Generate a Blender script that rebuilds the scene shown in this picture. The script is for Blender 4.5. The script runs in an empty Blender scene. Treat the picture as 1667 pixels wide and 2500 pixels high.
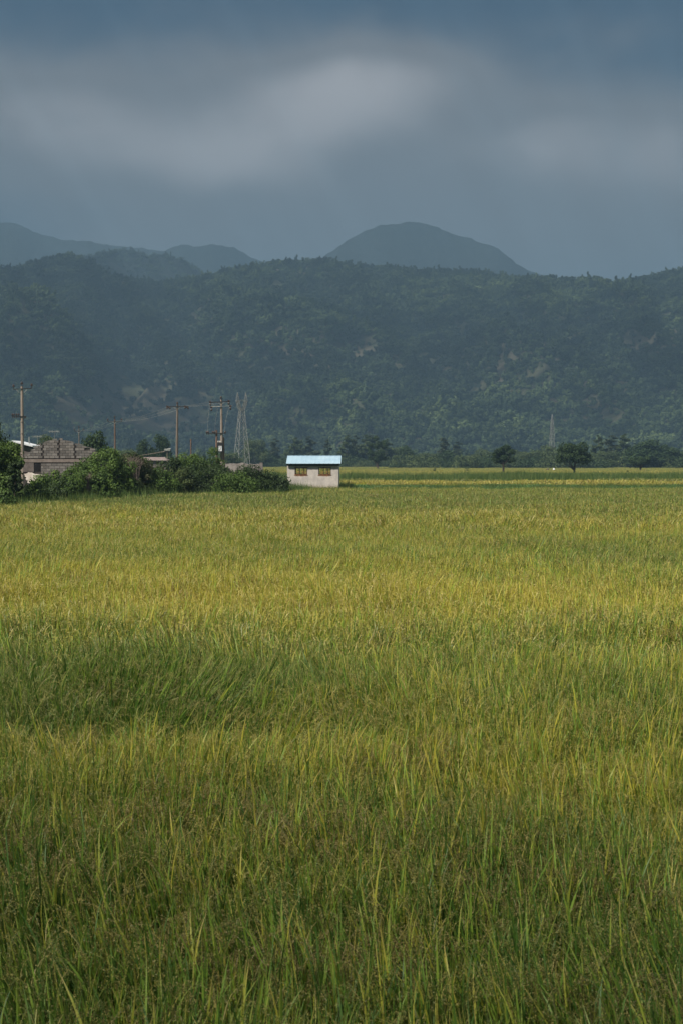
import bpy, math, random
import numpy as np
from mathutils import Vector, Matrix

sc = bpy.context.scene
COL = sc.collection
R = math.radians
rng = np.random.default_rng(7)
random.seed(7)

# ------------------------------------------------------------------ camera
CZ = 3.2
FPX = 3472.2                       # focal length in photograph pixels (50 mm on a 36 mm tall frame)
PITCH = math.atan(124 / FPX)
cam_d = bpy.data.cameras.new("camera")
cam_d.sensor_fit = 'VERTICAL'
cam_d.sensor_height = 36
cam_d.lens = 50
cam_d.clip_start = 0.1
cam_d.clip_end = 30000
cam_d.dof.use_dof = True
cam_d.dof.focus_distance = 30
cam_d.dof.aperture_fstop = 8.0
cam = bpy.data.objects.new("camera", cam_d)
COL.objects.link(cam)
cam.location = (0, 0, CZ)
cam.rotation_euler = (R(90) - PITCH, 0, 0)
sc.camera = cam

# ------------------------------------------------------------------ exposure
sc.view_settings.view_transform = 'Standard'
sc.view_settings.look = 'None'
sc.view_settings.gamma = 1
sc.view_settings.exposure = 1.0
sc.cycles.use_denoising = True
sc.cycles.max_bounces = 6
sc.cycles.diffuse_bounces = 3
sc.cycles.transmission_bounces = 3
sc.cycles.transparent_max_bounces = 6
sc.cycles.volume_bounces = 0

# ------------------------------------------------------------------ sun and sky
SHADE_EDGE = -9.5           # the shadow of the added unseen screen ends about this far in front of the camera
SUN_EL, SUN_AZ = R(50), math.atan2(-0.75, -0.65)     # azimuth from +Y, clockwise: behind the camera, to the left
sun_dir = Vector((math.sin(SUN_AZ) * math.cos(SUN_EL), math.cos(SUN_AZ) * math.cos(SUN_EL), math.sin(SUN_EL)))
sl = bpy.data.lights.new("sun", 'SUN')
sl.energy = 4.6
sl.angle = R(0.6)
sl.color = (1.0, 0.93, 0.82)
so = bpy.data.objects.new("sun", sl)
COL.objects.link(so)
so.rotation_euler = sun_dir.to_track_quat('Z', 'Y').to_euler()

w = bpy.data.worlds.new("World")
sc.world = w
w.use_nodes = True
wn, wl = w.node_tree.nodes, w.node_tree.links
wn.clear()
w_out = wn.new('ShaderNodeOutputWorld')
w_bg = wn.new('ShaderNodeBackground')
wl.new(w_bg.outputs[0], w_out.inputs[0])
w_sky = wn.new('ShaderNodeTexSky')
w_sky.sky_type = 'NISHITA'
w_sky.sun_disc = False
w_sky.sun_elevation = SUN_EL
w_sky.sun_rotation = SUN_AZ
w_bg.inputs['Strength'].default_value = 0.1


def wmath(op, a, b=None, c=None):
    n = wn.new('ShaderNodeMath'); n.operation = op
    for i, v in enumerate((a, b, c)):
        if v is None: continue
        if isinstance(v, (int, float)): n.inputs[i].default_value = v
        else: wl.new(v, n.inputs[i])
    return n.outputs[0]


w_tc = wn.new('ShaderNodeTexCoord')
w_sep = wn.new('ShaderNodeSeparateXYZ'); wl.new(w_tc.outputs['Generated'], w_sep.inputs[0])
w_ay = wmath('MAXIMUM', wmath('ABSOLUTE', w_sep.outputs['Y']), 0.02)
w_u = wmath('DIVIDE', w_sep.outputs['X'], w_ay)
w_v = wmath('DIVIDE', w_sep.outputs['Z'], w_ay)
w_cmb = wn.new('ShaderNodeCombineXYZ'); wl.new(w_u, w_cmb.inputs[0]); wl.new(w_v, w_cmb.inputs[1])
w_nz = wn.new('ShaderNodeTexNoise')
w_nz.inputs['Scale'].default_value = 7.0; w_nz.inputs['Detail'].default_value = 4.0; w_nz.inputs['Roughness'].default_value = 0.42
wl.new(w_cmb.outputs[0], w_nz.inputs['Vector'])
w_nz2 = wn.new('ShaderNodeTexNoise')
w_nz2.inputs['Scale'].default_value = 3.0; w_nz2.inputs['Detail'].default_value = 2.0; w_nz2.inputs['Roughness'].default_value = 0.4
w_map = wn.new('ShaderNodeMapping'); w_map.inputs['Location'].default_value = (4.3, 2.1, 0.7); w_map.inputs['Scale'].default_value = (1, 2.2, 1)
wl.new(w_cmb.outputs[0], w_map.inputs[0]); wl.new(w_map.outputs[0], w_nz2.inputs['Vector'])

w_nz3 = wn.new('ShaderNodeTexNoise')
w_nz3.inputs['Scale'].default_value = 9.0; w_nz3.inputs['Detail'].default_value = 6.0; w_nz3.inputs['Roughness'].default_value = 0.5; w_nz3.inputs['Distortion'].default_value = 0.35
w_map3 = wn.new('ShaderNodeMapping'); w_map3.inputs['Location'].default_value = (1.3, 5.1, 0.2); w_map3.inputs['Scale'].default_value = (1, 1.6, 1)
wl.new(w_cmb.outputs[0], w_map3.inputs[0]); wl.new(w_map3.outputs[0], w_nz3.inputs['Vector'])


def cloud_bank(px, py, sx, sy, amp, slope=0.0):
    """a soft lit bank of clouds, its place given as tangents of azimuth and elevation"""
    cu, cv = (px - 833.5) / FPX, (1126 - py) / FPX
    nu = wmath('ADD', w_u, wmath('MULTIPLY', wmath('SUBTRACT', w_nz.outputs['Fac'], 0.5), 0.10))
    nv = wmath('ADD', w_v, wmath('MULTIPLY', wmath('SUBTRACT', w_nz2.outputs['Fac'], 0.5), 0.07))
    du = wmath('SUBTRACT', nu, cu)
    a = wmath('DIVIDE', du, sx / FPX)
    b = wmath('DIVIDE', wmath('ADD', wmath('SUBTRACT', nv, cv), wmath('MULTIPLY', du, slope)), sy / FPX)
    e = wmath('ADD', wmath('MULTIPLY', a, a), wmath('MULTIPLY', b, b))
    return wmath('MULTIPLY', wmath('EXPONENT', wmath('MULTIPLY', e, -1.0)), amp)


banks = [(930, 215, 260, 120, 0.56, 0), (700, 300, 260, 110, 0.36, 0), (150, 270, 330, 120, 0.32, 0.15), (500, 395, 300, 95, 0.36, 0.15), (60, 330, 260, 110, 0.2, 0),
         (1290, 410, 200, 110, 0.42, 0), (1640, 400, 190, 130, 0.55, 0), (900, 450, 800, 110, 0.14, 0), (1400, 560, 700, 110, 0.12, 0), (800, 720, 2600, 260, 0.43, 0), (560, 130, 620, 110, 0.12, 0), (560, 290, 700, 150, 0.26, 0.05), (1500, 250, 400, 130, 0.10, 0)]
acc = None
for bnk in banks:
    g = cloud_bank(*bnk)
    acc = g if acc is None else wmath('ADD', acc, g)
w_fac = wmath('ADD', acc, wmath('MULTIPLY', wmath('SUBTRACT', w_nz3.outputs['Fac'], 0.5), 0.5))
w_hi = wn.new('ShaderNodeMapRange'); w_hi.interpolation_type = 'SMOOTHSTEP'      # paler overcast higher up
wl.new(w_v, w_hi.inputs[0]); w_hi.inputs[1].default_value = 0.45; w_hi.inputs[2].default_value = 0.9; w_hi.inputs[4].default_value = 0.75
w_fac = wmath('ADD', w_fac, w_hi.outputs[0])
w_ramp = wn.new('ShaderNodeValToRGB')
cr = w_ramp.color_ramp
cr.interpolation = 'EASE'
cr.elements[0].position = 0.0; cr.elements[0].color = (0.0, 0.22, 0.58, 1)
cr.elements[1].position = 1.0; cr.elements[1].color = (3.7, 3.45, 3.4, 1)
e = cr.elements.new(0.45); e.color = (1.38, 1.28, 1.28, 1)
wl.new(w_fac, w_ramp.inputs[0])
w_mix = wn.new('ShaderNodeMix'); w_mix.data_type = 'RGBA'
w_mix.inputs['Factor'].default_value = 0.94          # the overcast deck covers most of the clear sky
wl.new(w_sky.outputs[0], w_mix.inputs['A']); wl.new(w_ramp.outputs[0], w_mix.inputs['B'])
wl.new(w_mix.outputs['Result'], w_bg.inputs['Color'])


# ------------------------------------------------------------------ helpers
def at(px, py, Y):
    """photograph pixel + distance -> world point"""
    a = (px - 833.5) / FPX
    b = -(py - 1250) / FPX
    cp, sp = math.cos(PITCH), math.sin(PITCH)
    dy, dz = cp + b * sp, -sp + b * cp
    k = Y / dy
    return Vector((a * k, Y, CZ + dz * k))


def tag(o, label=None, cat=None, group=None, kind=None):
    if label: o['label'] = label
    if cat: o['category'] = cat
    if group: o['group'] = group
    if kind: o['kind'] = kind
    return o


def empty(name, loc, rz=0.0):
    o = bpy.data.objects.new(name, None)
    COL.objects.link(o)
    o.location = loc
    o.rotation_euler = (0, 0, rz)
    o.empty_display_size = 0.3
    return o


def link(name, me, parent=None, loc=None, rz=None):
    o = bpy.data.objects.new(name, me)
    COL.objects.link(o)
    if parent: o.parent = parent
    if loc is not None: o.location = loc
    if rz is not None: o.rotation_euler = (0, 0, rz)
    return o


def np_mesh(name, V, Q, mat, attrs=None, smooth=False):
    """V (n,3); Q (m,4) quads; attrs {name: per-vertex float array}"""
    me = bpy.data.meshes.new(name)
    V = np.asarray(V, np.float32); Q = np.asarray(Q, np.int32)
    me.vertices.add(len(V)); me.vertices.foreach_set('co', V.ravel())
    k = Q.shape[1] if len(Q) else 4
    me.loops.add(len(Q) * k); me.loops.foreach_set('vertex_index', Q.ravel())
    me.polygons.add(len(Q))
    me.polygons.foreach_set('loop_start', np.arange(0, len(Q) * k, k, dtype=np.int32))
    if smooth: me.polygons.foreach_set('use_smooth', np.ones(len(Q), bool))
    for an, av in (attrs or {}).items():
        av = np.asarray(av)
        if av.ndim == 2:
            a = me.attributes.new(an, 'FLOAT_VECTOR', 'POINT'); a.data.foreach_set('vector', av.astype(np.float32).ravel())
        elif av.dtype.kind == 'i':
            a = me.attributes.new(an, 'INT', 'POINT'); a.data.foreach_set('value', av.astype(np.int32))
        else:
            a = me.attributes.new(an, 'FLOAT', 'POINT'); a.data.foreach_set('value', av.astype(np.float32))
    me.update()
    me.validate()
    if mat: me.materials.append(mat)
    return me


class MB:
    """collects plain solids, builds one mesh object"""
    def __init__(s): s.V = []; s.F = []; s.rnd = []; s.n = 0

    def add(s, vs, fs, r=None):
        r = random.random() if r is None else r
        s.V += [tuple(v) for v in vs]; s.rnd += [r] * len(vs)
        s.F += [tuple(i + s.n for i in f) for f in fs]; s.n += len(vs)

    def box(s, x0, x1, y0, y1, z0, z1, M=None, r=None):
        vs = [Vector(p) for p in ((x0, y0, z0), (x1, y0, z0), (x1, y1, z0), (x0, y1, z0), (x0, y0, z1), (x1, y0, z1), (x1, y1, z1), (x0, y1, z1))]
        if M: vs = [M @ v for v in vs]
        s.add(vs, [(0, 3, 2, 1), (4, 5, 6, 7), (0, 1, 5, 4), (1, 2, 6, 5), (2, 3, 7, 6), (3, 0, 4, 7)], r)

    def prism(s, pts, y0, y1, r=None):
        """polygon in x,z extruded along y"""
        n = len(pts)
        vs = [(p[0], y0, p[1]) for p in pts] + [(p[0], y1, p[1]) for p in pts]
        fs = [tuple(range(n)), tuple(range(2 * n - 1, n - 1, -1))] + [(i, i + n, (i + 1) % n + n, (i + 1) % n) for i in range(n)]
        s.add(vs, fs, r)

    def tube(s, pts, rads, n=8, r=None):
        pts = [Vector(p) for p in pts]
        if isinstance(rads, (int, float)): rads = [rads] * len(pts)
        vs = []
        up0 = Vector((0.13, 0.97, 0.2))
        for i, p in enumerate(pts):
            d = (pts[min(i + 1, len(pts) - 1)] - pts[max(i - 1, 0)]).normalized()
            a = d.cross(up0)
            if a.length < 0.05: a = d.cross(Vector((1, 0, 0)))
            a.normalize(); b = d.cross(a)
            for k in range(n):
                t = 2 * math.pi * k / n
                vs.append(p + (a * math.cos(t) + b * math.sin(t)) * rads[i])
        fs = []
        for i in range(len(pts) - 1):
            for k in range(n):
                fs.append((i * n + k, i * n + (k + 1) % n, (i + 1) * n + (k + 1) % n, (i + 1) * n + k))
        fs.append(tuple(range(n - 1, -1, -1))); fs.append(tuple(range((len(pts) - 1) * n, len(pts) * n)))
        s.add(vs, fs, r)

    def lathe(s, c, prof, n=12, r=None):
        """prof: (radius, z) pairs about a vertical axis through c"""
        c = Vector(c)
        vs = [c + Vector((q[0] * math.cos(2 * math.pi * k / n), q[0] * math.sin(2 * math.pi * k / n), q[1])) for q in prof for k in range(n)]
        fs = [(i * n + k, i * n + (k + 1) % n, (i + 1) * n + (k + 1) % n, (i + 1) * n + k) for i in range(len(prof) - 1) for k in range(n)]
        fs.append(tuple(range(n - 1, -1, -1))); fs.append(tuple(range((len(prof) - 1) * n, len(prof) * n)))
        s.add(vs, fs, r)

    def bar(s, p, q, w_, h=None, r=None):
        """square bar from p to q"""
        p, q = Vector(p), Vector(q)
        h = h or w_
        d = q - p
        m = d.to_track_quat('X', 'Z').to_matrix().to_4x4(); m.translation = p
        s.box(0, d.length, -w_ / 2, w_ / 2, -h / 2, h / 2, m, r)

    def build(s, name, mat, parent=None, loc=None, rz=None, smooth=False):
        me = bpy.data.meshes.new(name)
        me.from_pydata(s.V, [], s.F)
        a = me.attributes.new('rnd', 'FLOAT', 'POINT'); a.data.foreach_set('value', s.rnd)
        if smooth: me.polygons.foreach_set('use_smooth', [True] * len(me.polygons))
        me.update(); me.materials.append(mat)
        return link(name, me, parent, loc, rz)


def copy_tree(o, parent=None):
    c = o.copy(); COL.objects.link(c)
    if parent: c.parent = parent
    for ch in list(o.children): copy_tree(ch, c)
    return c


# smooth value noise on arrays
_perm = np.random.default_rng(3).random((256, 256))


def vnoise(x, y):
    x = np.asarray(x, float); y = np.asarray(y, float)
    xi, yi = np.floor(x).astype(int), np.floor(y).astype(int)
    fx, fy = x - xi, y - yi
    fx, fy = fx * fx * (3 - 2 * fx), fy * fy * (3 - 2 * fy)
    g = lambda i, j: _perm[i & 255, j & 255]
    return (g(xi, yi) * (1 - fx) + g(xi + 1, yi) * fx) * (1 - fy) + (g(xi, yi + 1) * (1 - fx) + g(xi + 1, yi + 1) * fx) * fy


def fbm(x, y, o=4, gain=0.5):
    s, a, t = 0, 1, 0
    for k in range(o):
        s = s + a * vnoise(x * 2 ** k + 17.3 * k, y * 2 ** k + 9.1 * k); t += a; a *= gain
    return s / t


def ss(e0, e1, x):
    t = np.clip((np.asarray(x, float) - e0) / (e1 - e0), 0, 1)
    return t * t * (3 - 2 * t)


# ------------------------------------------------------------------ materials
class NT:
    def __init__(s, name):
        s.m = bpy.data.materials.new(name); s.m.use_nodes = True
        s.n, s.l = s.m.node_tree.nodes, s.m.node_tree.links
        s.n.clear()
        s.out = s.n.new('ShaderNodeOutputMaterial')

    def _set(s, sock, v):
        if v is None: return
        if isinstance(v, (int, float)): sock.default_value = v
        elif isinstance(v, tuple): sock.default_value = v if len(v) != 3 or sock.type != 'RGBA' else (*v, 1)
        else: s.l.new(v, sock)

    def math(s, op, a, b=None, c=None, clamp=False):
        n = s.n.new('ShaderNodeMath'); n.operation = op; n.use_clamp = clamp
        for i, v in enumerate((a, b, c)): s._set(n.inputs[i], v)
        return n.outputs[0]

    def mix(s, f, a, b, mode='MIX'):
        n = s.n.new('ShaderNodeMix'); n.data_type = 'RGBA'; n.blend_type = mode
        s._set(n.inputs['Factor'], f); s._set(n.inputs['A'], a); s._set(n.inputs['B'], b)
        return n.outputs['Result']

    def attr(s, name, kind='GEOMETRY'):
        n = s.n.new('ShaderNodeAttribute'); n.attribute_name = name; n.attribute_type = kind
        return n.outputs['Fac']

    def noise(s, scale, detail=3, rough=0.55, vec=None, stretch=None):
        n = s.n.new('ShaderNodeTexNoise')
        n.inputs['Scale'].default_value = scale; n.inputs['Detail'].default_value = detail; n.inputs['Roughness'].default_value = rough
        if vec is not None:
            if stretch:
                mp = s.n.new('ShaderNodeMapping'); mp.inputs['Scale'].default_value = stretch
                s.l.new(vec, mp.inputs[0]); vec = mp.outputs[0]
            s.l.new(vec, n.inputs['Vector'])
        return n.outputs['Fac']

    def pos(s):
        return s.n.new('ShaderNodeNewGeometry').outputs['Position']

    def obj(s):
        return s.n.new('ShaderNodeTexCoord').outputs['Object']

    def ramp(s, f, lo, hi):
        n = s.n.new('ShaderNodeMapRange'); n.interpolation_type = 'SMOOTHSTEP'
        s._set(n.inputs[0], f); n.inputs[1].default_value = lo; n.inputs[2].default_value = hi
        return n.outputs[0]

    def surf(s, col, rough=0.8, spec=0.3, metal=0.0, trans=0.0, tcol=None, bump=None, bstr=0.3, bdist=0.02):
        p = s.n.new('ShaderNodeBsdfPrincipled')
        s._set(p.inputs['Base Color'], col); s._set(p.inputs['Roughness'], rough)
        p.inputs['Specular IOR Level'].default_value = spec; p.inputs['Metallic'].default_value = metal
        if bump is not None:
            b = s.n.new('ShaderNodeBump'); b.inputs['Strength'].default_value = bstr; b.inputs['Distance'].default_value = bdist
            s.l.new(bump, b.inputs['Height']); s.l.new(b.outputs[0], p.inputs['Normal'])
        if trans > 0:
            t = s.n.new('ShaderNodeBsdfTranslucent'); s._set(t.inputs[0], tcol if tcol is not None else col)
            mx = s.n.new('ShaderNodeMixShader'); mx.inputs[0].default_value = trans
            s.l.new(p.outputs[0], mx.inputs[1]); s.l.new(t.outputs[0], mx.inputs[2])
            s.l.new(mx.outputs[0], s.out.inputs[0])
        else:
            s.l.new(p.outputs[0], s.out.inputs[0])
        return s.m


def mat_plain(name, c1, c2, scale=3.0, rough=0.85, spec=0.2, metal=0.0, bstr=0.2, bdist=0.01, stretch=None):
    t = NT(name)
    ob = t.obj()
    n = t.noise(scale, 5, 0.6, ob, stretch)
    col = t.mix(t.ramp(n, 0.3, 0.7), c1, c2)
    col = t.mix(0.25, col, t.mix(t.attr('rnd'), (0, 0, 0), (1, 1, 1)), 'SOFT_LIGHT')
    return t.surf(col, rough, spec, metal, bump=t.noise(scale * 6, 4, 0.6, ob), bstr=bstr, bdist=bdist)


def mat_leaf(name, dark, mid, light, scale=1.2, instanced=False, trans=0.25, dry=None):
    """foliage: colour differs from leaf to leaf and from clump to clump"""
    t = NT(name)
    r = t.attr('rnd')
    n = t.noise(scale, 2, 0.5, t.obj() if not instanced else t.pos())
    f = t.math('ADD', t.math('MULTIPLY', r, 0.12 if instanced else 0.55), t.math('MULTIPLY', t.math('SUBTRACT', n, 0.5), 0.9))
    if instanced: f = t.math('ADD', f, t.math('SUBTRACT', t.attr('zone', 'INSTANCER'), 0.24))
    else: f = t.math('ADD', f, 0.12)
    col = t.mix(t.ramp(f, 0.0, 0.5), dark, mid)
    col = t.mix(t.ramp(f, 0.45, 1.0), col, light)
    if dry:
        col = t.mix(t.ramp(t.noise(scale * 0.8, 2, 0.5, t.obj(), (1.3, 1.1, 0.9)), 0.56, 0.68), col, dry)
    return t.surf(col, 0.65, 0.25, trans=trans, tcol=t.mix(0.35, col, light))


M = {}
M['bark'] = mat_plain('bark', (0.05, 0.038, 0.028), (0.11, 0.09, 0.07), 4, 0.95, 0.1, bstr=0.5, bdist=0.03)
M['dry_twig'] = mat_plain('dry_twig', (0.16, 0.13, 0.12), (0.24, 0.19, 0.16), 5, 0.95, 0.1)
M['wood'] = mat_plain('weathered_wood', (0.13, 0.085, 0.055), (0.24, 0.17, 0.12), 2.5, 0.9, 0.15, stretch=(6, 6, 0.6), bstr=0.3)
M['pole_pale'] = mat_plain('pale_pole_wood', (0.22, 0.18, 0.15), (0.38, 0.32, 0.27), 1.2, 0.9, 0.15, stretch=(8, 8, 0.5), bstr=0.3)
M['pole_grey'] = mat_plain('grey_pole_wood', (0.12, 0.10, 0.082), (0.25, 0.21, 0.175), 1.2, 0.9, 0.15, stretch=(8, 8, 0.5), bstr=0.3)
M['pole_rust'] = mat_plain('reddish_pole_wood', (0.10, 0.065, 0.05), (0.19, 0.13, 0.10), 1.4, 0.9, 0.15, stretch=(8, 8, 0.5), bstr=0.3)
M['iron'] = mat_plain('dark_iron', (0.012, 0.012, 0.013), (0.03, 0.028, 0.026), 8, 0.6, 0.4)
M['porcelain'] = mat_plain('brown_porcelain', (0.03, 0.018, 0.014), (0.06, 0.035, 0.025), 10, 0.35, 0.5)
M['porcelain_white'] = mat_plain('white_porcelain', (0.5, 0.48, 0.44), (0.65, 0.62, 0.58), 10, 0.35, 0.5)
M['galv'] = mat_plain('galvanised_steel', (0.22, 0.23, 0.22), (0.38, 0.39, 0.37), 3, 0.5, 0.5, metal=0.3)
M['white_paint'] = mat_plain('white_painted_metal', (0.62, 0.65, 0.68), (0.78, 0.80, 0.82), 3, 0.5, 0.4)
M['galv_dull'] = mat_plain('dull_galvanised_steel', (0.17, 0.175, 0.165), (0.28, 0.285, 0.27), 3, 0.7, 0.3)
M['wire'] = mat_plain('aluminium_wire', (0.2, 0.21, 0.2), (0.3, 0.31, 0.3), 3, 0.5, 0.5)


# ------------------------------------------------------------------ geometry-node scatter (only for uncountable stuff)
def scatter(name, mat, templates, points):
    """templates: {lod: [(V, Q, {rnd, part, tip})]}; points: {lod: (P, ROT, SCL, ZONE)}; one object holding everything"""
    keys = ('rnd', 'part', 'tip')
    Vs, Qs, A = [], [], {k: [] for k in keys}
    tid, lod, rot, scl, zone = [], [], [], [], []
    base, n, ids = 0, 0, {}
    for L, ts in templates.items():
        ids[L] = []
        for (V, Q, at_) in ts:
            Vs.append(V); Qs.append(Q + base); base += len(V)
            for k in keys: A[k].append(at_.get(k, np.zeros(len(V))))
            tid.append(np.full(len(V), n)); lod.append(np.full(len(V), -1))
            rot.append(np.zeros((len(V), 3))); scl.append(np.ones((len(V), 3))); zone.append(np.zeros(len(V)))
            ids[L].append(n); n += 1
    for L, (P, RO, SC, ZO) in points.items():
        Vs.append(P)
        for k in keys: A[k].append(np.zeros(len(P)))
        tid.append(np.full(len(P), -1)); lod.append(np.full(len(P), L)); rot.append(RO); scl.append(SC); zone.append(ZO)
    at_ = {k: np.concatenate(v) for k, v in A.items()}
    at_.update(tid=np.concatenate(tid), lod=np.concatenate(lod), rot=np.concatenate(rot), scl=np.concatenate(scl), zone=np.concatenate(zone))
    me = np_mesh(name, np.concatenate(Vs), np.concatenate(Qs), mat, at_)
    o = link(name, me)
    ng = bpy.data.node_groups.new(name + '_scatter', 'GeometryNodeTree')
    ng.interface.new_socket('Geometry', in_out='INPUT', socket_type='NodeSocketGeometry')
    ng.interface.new_socket('Geometry', in_out='OUTPUT', socket_type='NodeSocketGeometry')
    N, LK = ng.nodes, ng.links
    gi, go = N.new('NodeGroupInput'), N.new('NodeGroupOutput')

    def named(nm, dt):
        a = N.new('GeometryNodeInputNamedAttribute'); a.data_type = dt; a.inputs['Name'].default_value = nm
        return a.outputs['Attribute']

    def pick(src, nm, v):
        c = N.new('FunctionNodeCompare'); c.data_type = 'INT'; c.operation = 'EQUAL'
        LK.new(named(nm, 'INT'), c.inputs[2]); c.inputs[3].default_value = v
        s_ = N.new('GeometryNodeSeparateGeometry'); s_.domain = 'POINT'
        LK.new(src, s_.inputs['Geometry']); LK.new(c.outputs[0], s_.inputs['Selection'])
        return s_.outputs['Selection']

    jo = N.new('GeometryNodeJoinGeometry')
    for L in points:
        ji = N.new('GeometryNodeJoinGeometry')
        for i in ids[L]:
            g = N.new('GeometryNodeGeometryToInstance')
            LK.new(pick(gi.outputs[0], 'tid', i), g.inputs[0]); LK.new(g.outputs[0], ji.inputs[0])
        ip = N.new('GeometryNodeInstanceOnPoints')
        LK.new(pick(gi.outputs[0], 'lod', L), ip.inputs['Points']); LK.new(ji.outputs[0], ip.inputs['Instance'])
        ip.inputs['Pick Instance'].default_value = True
        rv = N.new('FunctionNodeRandomValue'); rv.data_type = 'INT'
        rv.inputs[4].default_value = 0; rv.inputs[5].default_value = len(ids[L]) - 1
        LK.new(rv.outputs[2], ip.inputs['Instance Index'])
        er = N.new('FunctionNodeEulerToRotation'); LK.new(named('rot', 'FLOAT_VECTOR'), er.inputs[0])
        LK.new(er.outputs[0], ip.inputs['Rotation']); LK.new(named('scl', 'FLOAT_VECTOR'), ip.inputs['Scale'])
        LK.new(ip.outputs[0], jo.inputs[0])
    LK.new(jo.outputs[0], go.inputs[0])
    md = o.modifiers.new('scatter', 'NODES'); md.node_group = ng
    return o


def lean_rot(phi, tau, psi):
    """tilt by tau towards world azimuth phi after spinning by psi -> XYZ euler angles"""
    phi, tau, psi = map(lambda a: np.asarray(a, float), (phi, tau, psi))
    ax, ay = -np.sin(phi), np.cos(phi)
    c, s_ = np.cos(tau), np.sin(tau)
    A = np.empty((len(phi), 3, 3))
    A[:, 0, 0] = c + ax * ax * (1 - c); A[:, 0, 1] = ax * ay * (1 - c); A[:, 0, 2] = ay * s_
    A[:, 1, 0] = ax * ay * (1 - c); A[:, 1, 1] = c + ay * ay * (1 - c); A[:, 1, 2] = -ax * s_
    A[:, 2, 0] = -ay * s_; A[:, 2, 1] = ax * s_; A[:, 2, 2] = c
    Z = np.zeros_like(A); Z[:, 0, 0] = np.cos(psi); Z[:, 0, 1] = -np.sin(psi); Z[:, 1, 0] = np.sin(psi); Z[:, 1, 1] = np.cos(psi); Z[:, 2, 2] = 1
    Rm = A @ Z
    return np.stack([np.arctan2(Rm[:, 2, 1], Rm[:, 2, 2]), np.arcsin(np.clip(-Rm[:, 2, 0], -1, 1)), np.arctan2(Rm[:, 1, 0], Rm[:, 0, 0])], 1)


def ribbons(base, az, th0, th1, L, W, nseg, part=0.0, roll=None, taper=1.0):
    """N curved blades; angle from the vertical goes th0 -> th1 along each"""
    N = len(az)
    t = np.linspace(0, 1, nseg + 1)
    th = th0[:, None] + (th1 - th0)[:, None] * (t[None, :] ** 1.6)
    d = np.stack([np.sin(th) * np.cos(az)[:, None], np.sin(th) * np.sin(az)[:, None], np.cos(th)], 2)
    step = d[:, :-1] * (L / nseg)[:, None, None]
    P = np.concatenate([base[:, None, :], base[:, None, :] + np.cumsum(step, 1)], 1)
    rl = rng.uniform(-1.2, 1.2, N) if roll is None else roll
    wv = np.stack([-np.sin(az + rl), np.cos(az + rl), np.zeros(N)], 1)
    prof = np.clip(np.minimum(t * 4 + 0.45, 1) * (1 - t ** 2.2 * taper) + 0.03, 0, 1)
    off = wv[:, None, :] * (W[:, None] * prof[None, :] / 2)[:, :, None]
    V = np.stack([P - off, P + off], 2).reshape(-1, 3)
    b = (np.arange(N) * (nseg + 1) * 2)[:, None] + (np.arange(nseg) * 2)[None, :]
    Q = np.stack([b, b + 1, b + 3, b + 2], 2).reshape(-1, 4)
    rn = np.repeat(rng.random(N), (nseg + 1) * 2)
    return V, Q, dict(rnd=rn, part=np.full(len(V), part), tip=np.tile(np.repeat(t, 2), N)), P


def merge(parts):
    V, Q, A, b = [], [], {}, 0
    for p in parts:
        V.append(p[0]); Q.append(p[1] + b); b += len(p[0])
        for k, v in p[2].items(): A.setdefault(k, []).append(v)
    return np.concatenate(V), np.concatenate(Q), {k: np.concatenate(v) for k, v in A.items()}


def kites(C, D, Wd, ln, wd, rnd=None, part=0.0):
    """flat kite-shaped leaves: centre C, long axis D, width axis Wd"""
    N = len(C)
    ln = np.broadcast_to(ln, N)[:, None]; wd = np.broadcast_to(wd, N)[:, None]
    V = np.stack([C - D * ln / 2, C + Wd * wd / 2 - D * ln * 0.05, C + D * ln / 2, C - Wd * wd / 2 - D * ln * 0.05], 1).reshape(-1, 3)
    Q = np.arange(N * 4).reshape(-1, 4)
    rn = np.repeat(rng.random(N) if rnd is None else rnd, 4)
    return V, Q, dict(rnd=rn, part=np.full(N * 4, part), tip=np.tile([0, .5, 1, .5], N))


def unit(v): return v / np.maximum(np.linalg.norm(v, axis=1, keepdims=True), 1e-6)


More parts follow.
